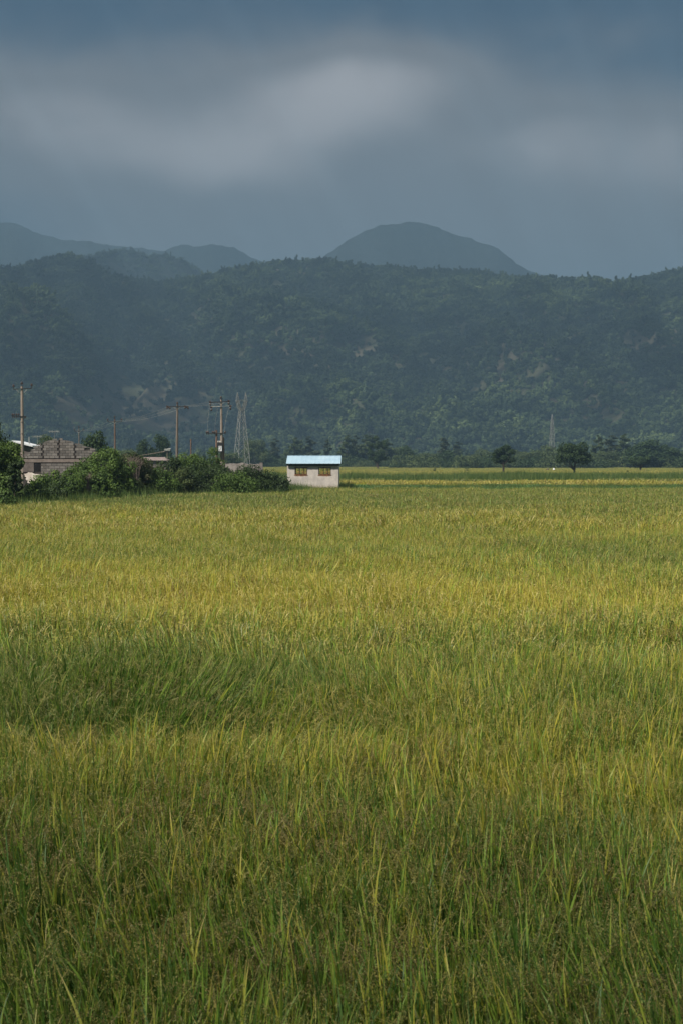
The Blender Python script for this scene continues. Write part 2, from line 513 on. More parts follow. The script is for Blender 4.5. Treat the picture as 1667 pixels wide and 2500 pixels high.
def rice_patch(size, nstem, leaves, nseg, lw, grains, pan_w, z0=0.0, gsize=(0.011, 0.0045)):
    """a square patch of ripe rice: tillers with leaves and drooping grain heads"""
    out = []
    B = np.zeros((nstem, 3)); B[:, 0] = rng.uniform(-size / 2, size / 2, nstem); B[:, 1] = rng.uniform(-size / 2, size / 2, nstem)
    top = rng.normal(0.74, 0.06, nstem)
    saz = rng.uniform(0, 2 * np.pi, nstem)
    slean = np.abs(rng.normal(0.06, 0.06, nstem))
    # stems
    if z0 == 0.0:
        V, Q, A, P = ribbons(B, saz, slean * 0.5, slean * 1.5, top, np.full(nstem, 0.006), 2, 2.0, taper=0.2)
        out.append((V, Q, A))
    # leaves
    nl = int(nstem * leaves)
    idx = rng.integers(0, nstem, nl)
    hb = rng.uniform(0.45, 0.92, nl) * top[idx]
    hb = np.maximum(hb, z0)
    az = rng.uniform(0, 2 * np.pi, nl)
    base = B[idx] + np.stack([np.sin(slean[idx]) * np.cos(saz[idx]) * hb, np.sin(slean[idx]) * np.sin(saz[idx]) * hb, hb], 1)
    L = rng.uniform(0.18, 0.44, nl)
    L = np.where(rng.random(nl) < 0.07, L * 1.25, L)
    th0 = np.abs(rng.normal(0.14, 0.12, nl)); th1 = th0 + np.abs(rng.normal(0.25, 0.45, nl))
    Wd = lw * rng.uniform(0.6, 1.25, nl)
    out.append(ribbons(base, az, th0, th1, L, Wd, nseg)[:3])
    # grain heads
    np_ = int(nstem * 0.8)
    i = rng.choice(nstem, np_, replace=False)
    az = saz[i] + rng.normal(0, 0.5, np_)
    tb = B[i] + np.stack([np.sin(slean[i]) * np.cos(saz[i]) * top[i], np.sin(slean[i]) * np.sin(saz[i]) * top[i], top[i]], 1)
    pl = rng.uniform(0.17, 0.27, np_)
    V, Q, A, P = ribbons(tb, az, rng.uniform(0.15, 0.6, np_), rng.uniform(1.4, 2.9, np_), pl, np.full(np_, pan_w), max(2, nseg), 1.0, taper=0.5)
    out.append((V, Q, A))
    if grains:
        ns = P.shape[1] - 1
        for g in range(grains):
            s_ = rng.uniform(0.15, 1, np_) * ns * 0.999
            k = s_.astype(int); f = (s_ - k)[:, None]
            a = np.arange(np_)
            c = P[a, k] * (1 - f) + P[a, k + 1] * f
            tg = unit(P[a, k + 1] - P[a, k])
            c = c + rng.normal(0, gsize[0] * 0.75, (np_, 3)) - np.array([0, 0, gsize[0] * 0.4])
            d = unit(tg + rng.normal(0, 0.45, (np_, 3)) - np.array([0, 0, 0.3]))
            wv = unit(np.cross(d, rng.normal(0, 1, (np_, 3))))
            out.append(kites(c, d, wv, gsize[0] * rng.uniform(.8, 1.3, np_), gsize[1], part=1.0))
    return merge(out)


# ------------------------------------------------------------------ ground and hills
t = NT('soil_and_weeds')
n1 = t.noise(0.05, 4, 0.6, t.pos()); n2 = t.noise(2.0, 5, 0.7, t.pos())
c = t.mix(t.ramp(n1, 0.35, 0.65), (0.055, 0.085, 0.022), (0.13, 0.14, 0.035))
c = t.mix(t.ramp(n2, 0.45, 0.75), c, (0.035, 0.04, 0.015))
M['ground'] = t.surf(c, 0.95, 0.1, bump=n2, bstr=0.5, bdist=0.1)
gx = np.array([-6800, -2500, -1000, -400, -150, -60, -25, -10, 0, 10, 25, 60, 150, 400, 1000, 2500, 6800.0])
gy = np.array([-700, -200, -50, 0, 5, 10, 20, 40, 70, 100, 140, 200, 300, 500, 800, 1200, 2000, 4000, 7400.0])
GX, GY = np.meshgrid(gx, gy)
V = np.stack([GX.ravel(), GY.ravel(), np.zeros(GX.size)], 1)
ii = (np.arange(len(gy) - 1)[:, None] * len(gx) + np.arange(len(gx) - 1)[None, :]).ravel()
tag(link('ground', np_mesh('ground', V, np.stack([ii, ii + 1, ii + len(gx) + 1, ii + len(gx)], 1), M['ground'])), kind='structure')


def interp_px(prof, px):
    a = np.array(prof, float) * 1.0633           # traced on the 1568-pixel-wide view
    return np.interp(px, a[:, 0], a[:, 1])


RIDGE_FRONT = [(-1500, 560), (-900, 640), (-300, 600), (0, 612), (50, 608), (100, 600), (150, 583), (180, 590), (220, 603), (245, 625), (290, 637), (330, 636),
               (370, 647), (400, 641), (450, 634), (500, 625), (520, 614), (580, 607), (640, 597), (700, 598), (740, 593), (780, 600), (850, 610),
               (900, 614), (1000, 620), (1080, 624), (1150, 632), (1200, 637), (1260, 642), (1300, 648), (1400, 648), (1450, 638), (1490, 632),
               (1530, 620), (1568, 616), (1800, 590), (2200, 640), (3000, 560)]
RIDGE_MID = [(-1500, 640), (-600, 600), (-200, 640), (100, 640), (190, 583), (240, 577), (300, 572), (350, 582), (400, 587), (440, 603), (470, 625), (520, 660), (800, 760), (2600, 800)]
RIDGE_FARL = [(-1800, 560), (-900, 480), (-300, 500), (0, 514), (50, 521), (80, 540), (130, 547), (200, 554), (260, 560), (330, 568), (380, 575), (430, 567), (480, 570),
              (540, 578), (590, 594), (640, 625), (720, 680), (1000, 760), (2600, 800)]
RIDGE_PEAK = [(-900, 800), (600, 720), (690, 640), (745, 591), (775, 575), (800, 560), (850, 537), (900, 519), (930, 513), (960, 513), (1000, 521), (1050, 541), (1100, 562), (1140, 570),
              (1170, 592), (1220, 628), (1270, 640), (1400, 660), (1700, 640), (2200, 560), (2600, 620)]


def hill(name, prof, d0, d1, back, px0, px1, nu, nv, drop, spur, mat, jag=0.0):
    """a range of hills: foot at distance d0, crest at about d1, falling away behind; returns a height sampler"""
    us = np.linspace(px0, px1, nu)
    tt = np.concatenate([np.linspace(0, 1, nv), 1 + np.linspace(0.06, 1, nv // 3)])
    U, T = np.meshgrid(us, tt)
    crest = d1 * (0.93 + 0.14 * fbm(us / 400 + 3, us * 0 + d1 / 100, 3))
    D = np.where(T <= 1, d0 + (crest - d0)[None, :] * T, crest[None, :] + (T - 1) * back)
    elev = (1126 - interp_px(prof, us)) / FPX
    if jag: elev = elev + (fbm(us / 14, us * 0 + 5, 3) - 0.5) * jag / FPX + (fbm(us / 90, us * 0 + 8, 3) - 0.5) * jag * 4 / FPX
    H = elev * crest * 1.0 + CZ - drop
    X = (U - 833.5) / FPX * D
    s1 = np.clip(T, 0, 1); shape = 0.62 * s1 + 0.38 * s1 ** 2
    shape = np.where(T > 1, np.cos(np.clip(T - 1, 0, 1) * np.pi / 2), shape)
    sp = (fbm(X / (d1 * 0.075) + D / (d1 * 0.3) + 11, D / (d1 * 0.22) + 4, 4) - 0.5) * 2
    sp2 = 1 - np.abs(fbm(X / (d1 * 0.05) + 31, D / (d1 * 0.3) + 14, 3) - 0.5) * 4
    env = np.where(T <= 1, np.sin(np.pi * np.clip(s1, 0, 1) ** 0.8), 0)
    Z = H[None, :] * shape + (sp * 0.9 + sp2 * 0.4) * spur * env
    Z = np.where(T <= 0, -0.6, np.maximum(Z, -0.6))
    V = np.stack([X.ravel(), D.ravel(), Z.ravel()], 1)
    n_u = len(us)
    ii = (np.arange(len(tt) - 1)[:, None] * n_u + np.arange(n_u - 1)[None, :]).ravel()
    Q = np.stack([ii, ii + 1, ii + n_u + 1, ii + n_u], 1)
    o = link(name, np_mesh(name, V, Q, mat, smooth=True))
    tag(o, kind='structure')

    def sample(pu, pt):
        """bilinear lookup at (px, t)"""
        fu = (pu - px0) / (px1 - px0) * (nu - 1); iu = np.clip(fu.astype(int), 0, nu - 2); fu = fu - iu
        fv = np.interp(pt, tt, np.arange(len(tt))); iv = np.clip(fv.astype(int), 0, len(tt) - 2); fv = fv - iv
        g = lambda A: (A[iv, iu] * (1 - fu) + A[iv, iu + 1] * fu) * (1 - fv) + (A[iv + 1, iu] * (1 - fu) + A[iv + 1, iu + 1] * fu) * fv
        return g(X), g(D), g(Z)
    return o, sample


t = NT('hill_soil')
n1 = t.noise(0.012, 5, 0.6, t.pos()); n2 = t.noise(0.15, 5, 0.7, t.pos())
c = t.mix(t.ramp(n1, 0.4, 0.6), (0.046, 0.050, 0.028), (0.072, 0.064, 0.044))
c = t.mix(t.ramp(n2, 0.5, 0.7), c, (0.04, 0.055, 0.022))
M['hill'] = t.surf(c, 0.95, 0.1, bump=n2, bstr=0.8, bdist=3.0)
t = NT('far_forest_cover')
n2 = t.noise(0.05, 6, 0.7, t.pos())
c = t.mix(t.ramp(n2, 0.35, 0.7), (0.016, 0.022, 0.018), (0.026, 0.032, 0.026))
M['far_hill'] = t.surf(c, 0.95, 0.1, bump=n2, bstr=1.0, bdist=12.0)

h1, samp1 = hill('wooded_hills', RIDGE_FRONT, 1080, 2350, 900, -700, 2400, 460, 150, 8.0, 115, M['hill'])
h2, samp2 = hill('hill_behind', RIDGE_MID, 2600, 3200, 600, -900, 1500, 240, 50, 9.0, 30, M['far_hill'])
h3, _ = hill('distant_mountains', RIDGE_FARL, 3700, 4600, 900, -1400, 1600, 500, 70, 0, 60, M['far_hill'], 6)
h4, _ = hill('distant_peak', RIDGE_PEAK, 3500, 4300, 900, 100, 3000, 480, 70, 0, 45, M['far_hill'], 6)


# forest on the hills: far-off wood that reads as one mass
def forest_tree(kind):
    parts = []
    h = 9.0
    nc = rng.integers(7, 11)
    if kind == 'round':
        C = np.stack([rng.normal(0, 1.9, nc), rng.normal(0, 1.9, nc), rng.uniform(3.0, 7.6, nc)], 1); rr = rng.uniform(1.4, 2.4, nc)
    elif kind == 'tall':
        C = np.stack([rng.normal(0, 0.9, nc), rng.normal(0, 0.9, nc), np.linspace(2.5, 11, nc)], 1); rr = np.linspace(2.0, 0.9, nc)
    else:
        C = np.stack([rng.normal(0, 2.4, nc), rng.normal(0, 2.4, nc), rng.uniform(1.6, 4.6, nc)], 1); rr = rng.uniform(1.3, 2.3, nc)
    n = 460
    i = rng.integers(0, nc, n)
    d = unit(rng.normal(0, 1, (n, 3)) + np.array([0, 0, 0.45]))
    P = C[i] + d * (rr[i] * rng.uniform(0.7, 1.05, n))[:, None]
    nrm = unit(d + rng.normal(0, 0.16, (n, 3)))
    a = unit(np.cross(nrm, rng.normal(0, 1, (n, 3)))); b = np.cross(nrm, a)
    parts.append(kites(P, a, b, rng.uniform(0.9, 1.7, n), rng.uniform(0.7, 1.3, n)))
    V, Q, A, _ = ribbons(np.zeros((3, 3)), np.array([0, 2.1, 4.2]), np.full(3, 0.02), np.full(3, 0.1), np.full(3, 5.0), np.full(3, 0.4), 1, 2.0, roll=np.zeros(3))
    parts.append((V, Q, A))
    return merge(parts)


M['forest'] = mat_leaf('forest_foliage', (0.017, 0.031, 0.012), (0.048, 0.078, 0.026), (0.112, 0.155, 0.046), 0.02, instanced=True, trans=0.12)
ft = [forest_tree(k) for k in ('round', 'round', 'low', 'round', 'tall', 'low', 'round', 'low')]


def forest_points(samp, n, px0, px1, d0, d1, clear=True):
    pu = rng.uniform(px0, px1, n)
    u = rng.random(n)
    pt = (np.sqrt(d0 ** 2 + u * (d1 ** 2 - d0 ** 2)) - d0) / (d1 - d0) * 1.06
    X, D, Z = samp(pu, pt)
    keep = np.ones(n, bool)
    zone = -0.12 + 0.85 * fbm(X / 150 + 5, D / 170, 2) + 0.45 * fbm(X / 28 + 5, D / 40, 2) + rng.normal(0, 0.16, n)
    if clear:
        zone += 0.85 * (fbm(X / (2350 * 0.075) + D / (2350 * 0.3) + 11, D / (2350 * 0.22) + 4, 4) - 0.5)  # gully shade put into the foliage colour, darker in the hollows
        # open brown hillside on the left, thinner scrub low down, rocky scars on the right
        pyy = 1126 - (Z - CZ) / D * FPX
        cl = ((pu - 325 - (pyy - 990) * 0.6) / 165) ** 2 + ((pyy - 992) / 78) ** 2 + (fbm(X / 35, D / 35, 3) - 0.5) * 2.4
        keep &= (cl > 1.0) | (rng.random(n) < 0.06)
        zone -= 0.1 * (cl < 1)
        cl2 = ((pu - 330) / 260) ** 2 + ((pyy - 1050) / 50) ** 2
        keep &= (cl2 > 1) | (rng.random(n) < 0.35 + 0.5 * (fbm(X / 30, D / 30, 2) > 0.5))
        for (a, b, ra, rb) in ((1220, 905, 16, 26), (1245, 880, 12, 12), (1165, 960, 28, 14), (1500, 985, 14, 8), (680, 700, 22, 10), (700, 760, 10, 14), (1288, 868, 14, 7)):
            keep &= ((pu - a) / ra) ** 2 + ((pyy - b) / rb) ** 2 + (fbm(X / 15, D / 15, 2) - 0.5) * 2 > 1
        zone += 0.18 * ss(950, 1100, pyy)
    X, D, Z, zone = X[keep], D[keep], Z[keep], zone[keep]
    m = len(X)
    s_ = rng.uniform(0.45, 1.2, m) * (0.75 + 0.6 * fbm(X / 60, D / 60 + 9, 2))
    return (np.stack([X, D, Z - 0.8], 1), np.stack([rng.normal(0, .05, m), rng.normal(0, .05, m), rng.uniform(0, 6.28, m)], 1),
            np.stack([s_ * rng.uniform(.85, 1.2, m), s_ * rng.uniform(.85, 1.2, m), s_ * rng.uniform(.8, 1.2, m)], 1), np.clip(zone, 0, 1))


pa = forest_points(samp1, 50000, -380, 2050, 1080, 2350)
pb = forest_points(samp2, 9000, -300, 800, 2600, 3200, clear=False)
# flat woods at the foot of the hills
nf = 5200
Yf = rng.uniform(800, 1120, nf); Xf = rng.uniform(-0.36, 0.36, nf) * Yf
pc = (np.stack([Xf, Yf, np.full(nf, -0.5)], 1), np.stack([np.zeros(nf), np.zeros(nf), rng.uniform(0, 6.28, nf)], 1),
      np.repeat(rng.uniform(0.4, 0.95, nf)[:, None], 3, 1), np.clip(0.35 + 0.4 * fbm(Xf / 60, Yf / 60, 3) + rng.normal(0, .12, nf), 0, 1))
pts = [np.concatenate(q) for q in zip(pa, pb, pc)]
tag(scatter('forest', M['forest'], {0: ft}, {0: pts}), 'dark green woodland covering the hills', kind='stuff')

# ------------------------------------------------------------------ rice field
t = NT('ripening_rice')
rn, part, tip, zn = t.attr('rnd'), t.attr('part'), t.attr('tip'), t.attr('zone', 'INSTANCER')
ps = t.pos()
nz = t.noise(0.55, 3, 0.6, ps, (1, 1, 0.15))
nz2 = t.noise(0.12, 2, 0.5, ps, (0.6, 1, 0.1))
f = t.math('ADD', zn, t.math('ADD', t.math('MULTIPLY', t.math('SUBTRACT', nz, 0.5), 0.9), t.math('MULTIPLY', t.math('SUBTRACT', nz2, 0.5), 0.5)))
f = t.math('ADD', f, t.math('MULTIPLY', t.math('SUBTRACT', rn, 0.5), 1.2))
leaf = t.mix(t.ramp(f, 0.0, 0.5), (0.070, 0.155, 0.024), (0.215, 0.345, 0.044))
leaf = t.mix(t.ramp(f, 0.45, 1.05), leaf, (0.50, 0.45, 0.058))
drytip = t.math('MULTIPLY', t.ramp(tip, 0.55, 1.0), t.ramp(rn, 0.55, 1.0))
leaf = t.mix(t.math('MULTIPLY', drytip, 0.7), leaf, (0.50, 0.36, 0.15))
grain = t.mix(t.ramp(f, 0.1, 0.9), (0.160, 0.190, 0.050), (0.43, 0.365, 0.082))
psep = t.n.new('ShaderNodeSeparateXYZ'); t.l.new(ps, psep.inputs[0])
near_ = t.math('MULTIPLY', t.math('SUBTRACT', 1.0, t.ramp(psep.outputs['Y'], 7.0, 12.5)), 0.11)      # the riper, browner strip along the near edge
grain = t.mix(t.math('MULTIPLY', t.ramp(t.math('ADD', t.noise(0.7, 2, 0.5, ps, (1, 1, 0.2)), near_), 0.52, 0.70), 0.55), grain, (0.19, 0.125, 0.055))
grain = t.mix(t.math('MULTIPLY', t.ramp(rn, 0.6, 1.0), 0.5), grain, (0.44, 0.37, 0.15))
col = t.mix(t.ramp(part, 0.2, 0.8), leaf, grain)
col = t.mix(t.ramp(part, 1.2, 1.8), col, (0.09, 0.115, 0.03))
M['rice'] = t.surf(col, 0.5, 0.4, trans=0.30, tcol=col)

HEDGE = [(-30, 66), (-17.4, 72.5), (-16.9, 75.5), (-16.2, 80), (-15.4, 86), (-13.7, 93), (-11.7, 97), (-8.3, 99.5), (-5.05, 101.5), (-4.2, 106), (-3.9, 117.5), (0.2, 118.3), (0.4, 124)]


def in_field(x, y):
    """True where rice grows; left of the hedge line and under the hut nothing is planted"""
    hx = np.array([p[0] for p in HEDGE]); hy = np.array([p[1] for p in HEDGE])
    lim = np.interp(x, hx, hy)
    left = (x < 0.4) & (y > lim)
    beyond = (y > 150) & (x > (600 - 833.5) / FPX * y)
    bank = (x > 0.4) & (y > 113) & (y < 145) & (fbm(x / 9 + 2, y / 5, 3) > 0.36)
    bank |= (y > 164 + 3 * fbm(x / 20, x * 0, 2)) & (y < 204) & (fbm(x / 14 + 7, y / 9, 3) > 0.36 + 0.10 * ss(178, 204, y))
    return (~left | beyond) & ~bank


def zone_xy(x, y):
    """0 green ... 1 golden, by distance bands that wander from side to side"""
    px = 833.5 + x / y * FPX
    yy = y * (1 + 0.10 * (fbm(px / 500 + 2, y * 0 + 1.5, 2) - 0.5))
    ks = [3, 7, 9, 11, 12, 13, 15, 19, 21, 23, 27, 33, 38, 42, 46, 58, 66, 80, 100, 108, 118, 124, 147, 149, 162, 165, 200, 214, 260, 300, 350, 600, 900]
    vs = [.26, .34, .46, .58, .54, .46, .42, .50, .70, .90, .80, .50, .56, .66, .72, .66, .48, .26, .30, .40, .42, .10, .10, .95, .95, .05, .10, .42, .50, .85, .60, .45, .4]
    z = np.interp(yy, ks, vs)
    # the greener hollow on the left and the green swathe on the right
    z = z - 0.44 * np.exp(-((px - 250) / 480) ** 2 - ((yy - 14.6) / 2.2) ** 2)
    z = z - 0.18 * np.exp(-((px - 1500) / 260) ** 2 - ((yy - 8.0) / 2.0) ** 2)
    z = z + 0.16 * np.exp(-((px - 350) / 420) ** 2 - ((yy - 11.2) / 1.3) ** 2)
    z = z - 0.22 * np.exp(-((px - 1500) / 260) ** 2 - ((yy - 37) / 4) ** 2)
    z = z - 0.22 * np.exp(-((px - 300) / 500) ** 2 - ((yy - 82) / 10) ** 2)
    return z + 0.30 * (fbm(x / 2.5, y / 2.5, 3) - 0.5) + 0.25 * (fbm(x / 9 + 40, y / 14, 2) - 0.5)


def field_points(lo, hi, spacing, jit, marg, lod, dens=None):
    out = []
    ys = np.arange(lo, hi, spacing)
    P = []
    for y in ys:
        hw = 0.255 * y + marg
        xs = np.arange(-hw, hw, spacing)
        P.append(np.stack([xs, np.full(len(xs), y)], 1))
    P = np.concatenate(P)
    P = P + rng.uniform(-jit, jit, P.shape) * spacing
    P = P[in_field(P[:, 0], P[:, 1])]
    x, y = P[:, 0], P[:, 1]
    n = len(x)
    px = 833.5 + x / np.maximum(y, 2) * FPX
    z = zone_xy(x, np.maximum(y, 2))
    hol = np.exp(-((px - 330) / 480) ** 2 - ((y - 12.6) / 0.7) ** 2)             # trodden hollow
    hol2 = np.exp(-((px - 1560) / 200) ** 2 - ((y - 7.6) / 1.2) ** 2)
    h = 0.84 + 0.34 * fbm(x / 2.4 + 8, y / 2.4, 3) - 0.30 * hol - 0.12 * hol2
    h = h + 0.16 * np.exp(-((px - 300) / 480) ** 2 - ((y - 14.9) / 1.3) ** 2)     # taller green clump behind the hollow
    h = np.where((y > 120) & (y < 148), 0.62, h)
    h = np.where((y > 164) & (y < 205), 1.05 + 0.25 * fbm(x / 6, y / 6, 2), h)
    h = np.where((y > 205) , h * 0.93, h)
    phi = 6.28 * 1.6 * fbm(x / 4 + 3, y / 4 + 7, 2)
    tau = 0.08 + 1.3 * np.clip(fbm(x / 2.2 + 20, y / 2.2, 3) - 0.44, 0, 1)
    green = np.exp(-((px - 250) / 420) ** 2 - ((y - 14.4) / 1.7) ** 2)
    phi = np.where(green > 0.25, -1.2 + 2.0 * (fbm(x / 1.5, y / 1.5, 2) - 0.5), phi); tau = tau + 0.42 * green
    near = ss(9, 6, y); tau = tau + 0.22 * near
    tau = tau * ss(90, 30, y)
    ps_ = rng.integers(0, 4, n) * np.pi / 2 + rng.normal(0, 0.12, n)
    s_ = rng.uniform(0.95, 1.08, n)
    return (np.stack([x, y, np.zeros(n)], 1), lean_rot(phi, tau, ps_), np.stack([s_, s_, h * rng.uniform(.95, 1.06, n)], 1), z)


rt = {0: [rice_patch(0.55, 96, 3.5, 5, 0.0114, 42, 0.004) for _ in range(12)],
      1: [rice_patch(1.1, 340, 3.0, 3, 0.0125, 6, 0.010, 0.25, (0.030, 0.011)) for _ in range(8)],
      2: [rice_patch(2.2, 800, 2.2, 2, 0.020, 2, 0.022, 0.35, (0.05, 0.02)) for _ in range(6)],
      3: [rice_patch(5.5, 1700, 1.3, 2, 0.045, 0, 0.06, 0.40) for _ in range(5)]}
rp = {0: field_points(-0.5, 17, 0.44, 0.25, 5.5, 0), 1: field_points(17, 46, 0.9, 0.2, 6, 1),
      2: field_points(46, 130, 1.85, 0.2, 6, 2), 3: field_points(130, 760, 4.9, 0.2, 20, 3)}
tag(scatter('rice_crop', M['rice'], rt, rp), 'ripening green and golden rice plants filling the paddy field', kind='stuff')

# ------------------------------------------------------------------ tall green grass along the banks
t = NT('bank_grass')
f = t.math('ADD', t.attr('rnd'), t.math('SUBTRACT', t.noise(0.5, 2, 0.5, t.pos()), 0.5))
c = t.mix(t.ramp(f, 0.1, 0.8), (0.045, 0.090, 0.022), (0.135, 0.195, 0.050))
c = t.mix(t.ramp(f, 0.9, 1.2), c, (0.30, 0.30, 0.12))
M['grass'] = t.surf(c, 0.6, 0.25, trans=0.28, tcol=c)


def grass_patch(size, n, hgt, wd):
    B = np.zeros((n, 3)); B[:, :2] = rng.normal(0, size / 3.2, (n, 2))
    return ribbons(B, rng.uniform(0, 6.28, n), np.abs(rng.normal(0.1, .12, n)), np.abs(rng.normal(.5, .35, n)), hgt * rng.uniform(.5, 1.15, n), wd * rng.uniform(.6, 1.3, n), 3)[:3]


gp = [grass_patch(1.3, 150, 0.80, 0.024) for _ in range(6)]
P = []
hp = HEDGE[1:]
for (a, b), q in zip(hp[:-1], hp[1:]):
    L = math.hypot(q[0] - a, q[1] - b)
    for _ in range(int(L * 12)):
        s_ = random.random()
        P.append((a + (q[0] - a) * s_ + random.gauss(0.2, .35), b + (q[1] - b) * s_ + abs(random.gauss(0, 1.1)) - 0.6))
for _ in range(900):                      # rough ground behind the hedge and round the hut
    y_ = random.uniform(80, 150); x_ = random.uniform(-0.26 * y_, 0.8)
    if not in_field(np.array([x_]), np.array([y_]))[0]: P.append((x_, y_))
P = [p for p in P if not (-4.6 < p[0] < 0.0 and 118.75 < p[1] < 122.6)]
for _ in range(6400):                     # grassy banks between the far paddies
    y_ = random.uniform(113, 206); x_ = random.uniform(-0.07 if y_ > 150 else 0.02, 0.27) * y_
    if 145 < y_ < 163: continue
    if not in_field(np.array([x_]), np.array([y_]))[0]: P.append((x_, y_))
P = np.array(P); n = len(P)
s_ = rng.uniform(0.7, 1.35, n) * np.where(P[:, 1] > 150, 1.25, np.where((P[:, 0] > 0.5) & (P[:, 1] > 112), 0.72, 1.0))
tallc = 0.75 + 0.6 * fbm(P[:, 0] / 2, P[:, 1] / 2, 2)
pg = (np.stack([P[:, 0], P[:, 1], np.zeros(n)], 1), np.stack([rng.normal(0, .1, n), rng.normal(0, .1, n), rng.uniform(0, 6.28, n)], 1),
      np.stack([s_, s_, s_ * tallc * 1.25], 1), rng.random(n))
tag(scatter('bank_grass', M['grass'], {0: gp}, {0: pg}), 'tall bright green grass along the foot of the hedge', kind='stuff')
# leafy weeds on the bund beyond the hut
t = NT('weed_leaves')
f = t.attr('rnd')
M['weed'] = t.surf(t.mix(t.ramp(f, 0.1, 0.9), (0.05, 0.12, 0.035), (0.13, 0.23, 0.07)), 0.6, 0.25, trans=0.2)


def weed_patch():
    n = 420
    C = np.stack([rng.normal(0, .45, n), rng.normal(0, .45, n), rng.uniform(0.15, 0.75, n)], 1)
    nr = unit(rng.normal(0, 1, (n, 3)) + np.array([0, 0, 1.0])); a = unit(np.cross(nr, rng.normal(0, 1, (n, 3))))
    return kites(C, a, np.cross(nr, a), rng.uniform(.07, .15, n), rng.uniform(.05, .1, n))


wp = [weed_patch() for _ in range(5)]
n = 1500
Yw = rng.uniform(121, 147, n); Xw = rng.uniform(-0.02, 0.27, n) * Yw + 1
k = (fbm(Xw / 7, Yw / 4, 3) > 0.44)
Xw, Yw = Xw[k], Yw[k]; n = len(Xw)
s_ = rng.uniform(.7, 1.3, n)
tag(scatter('bund_weeds', M['weed'], {0: wp}, {0: (np.stack([Xw, Yw, np.zeros(n)], 1), np.stack([s_ * 0, s_ * 0, rng.uniform(0, 6.28, n)], 1), np.stack([s_, s_, s_ * .9], 1), s_)}),
    'low leafy green weeds on the bank between the paddies', kind='stuff')


# ------------------------------------------------------------------ trees and bushes
def crown_mesh(name, clumps, n_leaf, leaf, mat, fit=None):
    """leaves spread through the volume of many clumps"""
    C = np.array([c_[:3] for c_ in clumps]); rr = np.array([c_[3] for c_ in clumps])
    pr = rr ** 2; pr = pr / pr.sum()
    i = rng.choice(len(C), n_leaf, p=pr)
    d = unit(rng.normal(0, 1, (n_leaf, 3)))
    rad = rr[i] * rng.uniform(0.25, 1.0, n_leaf) ** 0.45 * (1 + rng.normal(0, 0.10, n_leaf))
    P = C[i] + d * rad[:, None] * np.array([1, 1, 0.85])
    nrm = unit(d * 0.8 + rng.normal(0, 0.6, (n_leaf, 3)) + np.array([0, 0, 0.35]))
    a = unit(np.cross(nrm, rng.normal(0, 1, (n_leaf, 3)))); b = np.cross(nrm, a)
    crn = rng.random(len(C))
    rnd = np.clip(0.55 * rng.random(n_leaf) + 0.45 * crn[i], 0, 1)
    V, Q, A = kites(P, a, b, leaf * rng.uniform(.7, 1.4, n_leaf), leaf * rng.uniform(.45, .8, n_leaf), rnd)
    V[:, 2] = np.maximum(V[:, 2], 0.0)
    if fit:                                  # bring the leaf cloud to the measured height and spread
        hi = np.percentile(V[:, 2], 98.5); V[:, 2] *= fit[0] / hi
        for k_ in (0, 1):
            a_ = np.percentile(np.abs(V[:, k_]), 98); V[:, k_] *= fit[1] / 2 / a_
    return np_mesh(name, V, Q, mat, dict(rnd=A['rnd']))


def limbs(mb, clumps, h0, r0, n=9, base_spread=0.0):
    top = max(c_[2] for c_ in clumps)
    mb.tube([(0, 0, -0.2), (0.02 * top, 0.01 * top, h0 * 0.6), (0.0, 0.03 * top, h0), (0.03 * top, 0, (h0 + top) / 2), (0, 0, top)],
            [r0 * 1.25, r0 * 0.9, r0 * 0.8, r0 * 0.4, r0 * 0.12], 8)
    for c_ in random.sample(list(clumps), min(n, len(clumps))):
        s_ = random.uniform(0.55, 1.0) * h0
        p = Vector((0, 0, s_)); q = Vector(c_[:3]); m = (p + q) / 2 + Vector((0, 0, -0.08 * (q - p).length))
        mb.tube([p, m, q], [r0 * 0.45, r0 * 0.28, r0 * 0.08], 6)


def make_tree(name, kind, h, wid, trunk_h, n_leaf, leaf, mat, seed, r0=None):
    """one Empty with trunk and crown, standing at the origin"""
    st = random.getstate(); random.seed(seed)
    cl = []
    if kind == 'broad':
        for _ in range(int(16 + wid)):
            a, rr = random.uniform(0, 6.28), math.sqrt(random.random()) * 0.38 * wid
            zc = trunk_h + (h - trunk_h) * random.uniform(0.12, 0.86 - 0.32 * (rr / (0.5 * wid)))
            cl.append((rr * math.cos(a), rr * math.sin(a), zc, random.uniform(0.10, 0.20) * wid))
    elif kind == 'poplar':
        for k in range(22):
            f_ = (k + random.random()) / 22
            zc = trunk_h + (h * 0.97 - trunk_h) * f_
            wz = wid * 0.5 * (0.55 + 0.9 * f_ - 1.25 * f_ ** 2.2)
            a = random.uniform(0, 6.28)
            cl.append((wz * 0.75 * math.cos(a) * random.random() ** .5, wz * 0.75 * math.sin(a) * random.random() ** .5, zc, max(0.35, wz * random.uniform(0.3, 0.55))))
    else:                                   # bush
        for _ in range(int(30 + 6 * wid)):
            a, rr = random.uniform(0, 6.28), math.sqrt(random.random()) * 0.43 * wid
            zc = h * random.uniform(0.05, 0.95) * (1 - 0.5 * (rr / (0.5 * wid)) ** 2)
            cl.append((rr * math.cos(a), rr * math.sin(a), max(0.15, zc), random.uniform(0.10, 0.20) * min(wid, h * 1.6)))
    o = empty(name, (0, 0, 0))
    mb = MB()
    limbs(mb, cl, max(trunk_h, 0.25), r0 or 0.02 * h + 0.03, 10)
    mb.build('trunk' if kind != 'bush' else 'stem', M['bark'], o)
    link('crown' if kind != 'bush' else 'foliage', crown_mesh('crown', cl, n_leaf, leaf, mat, (h, wid)), o)
    random.setstate(st)
    return o


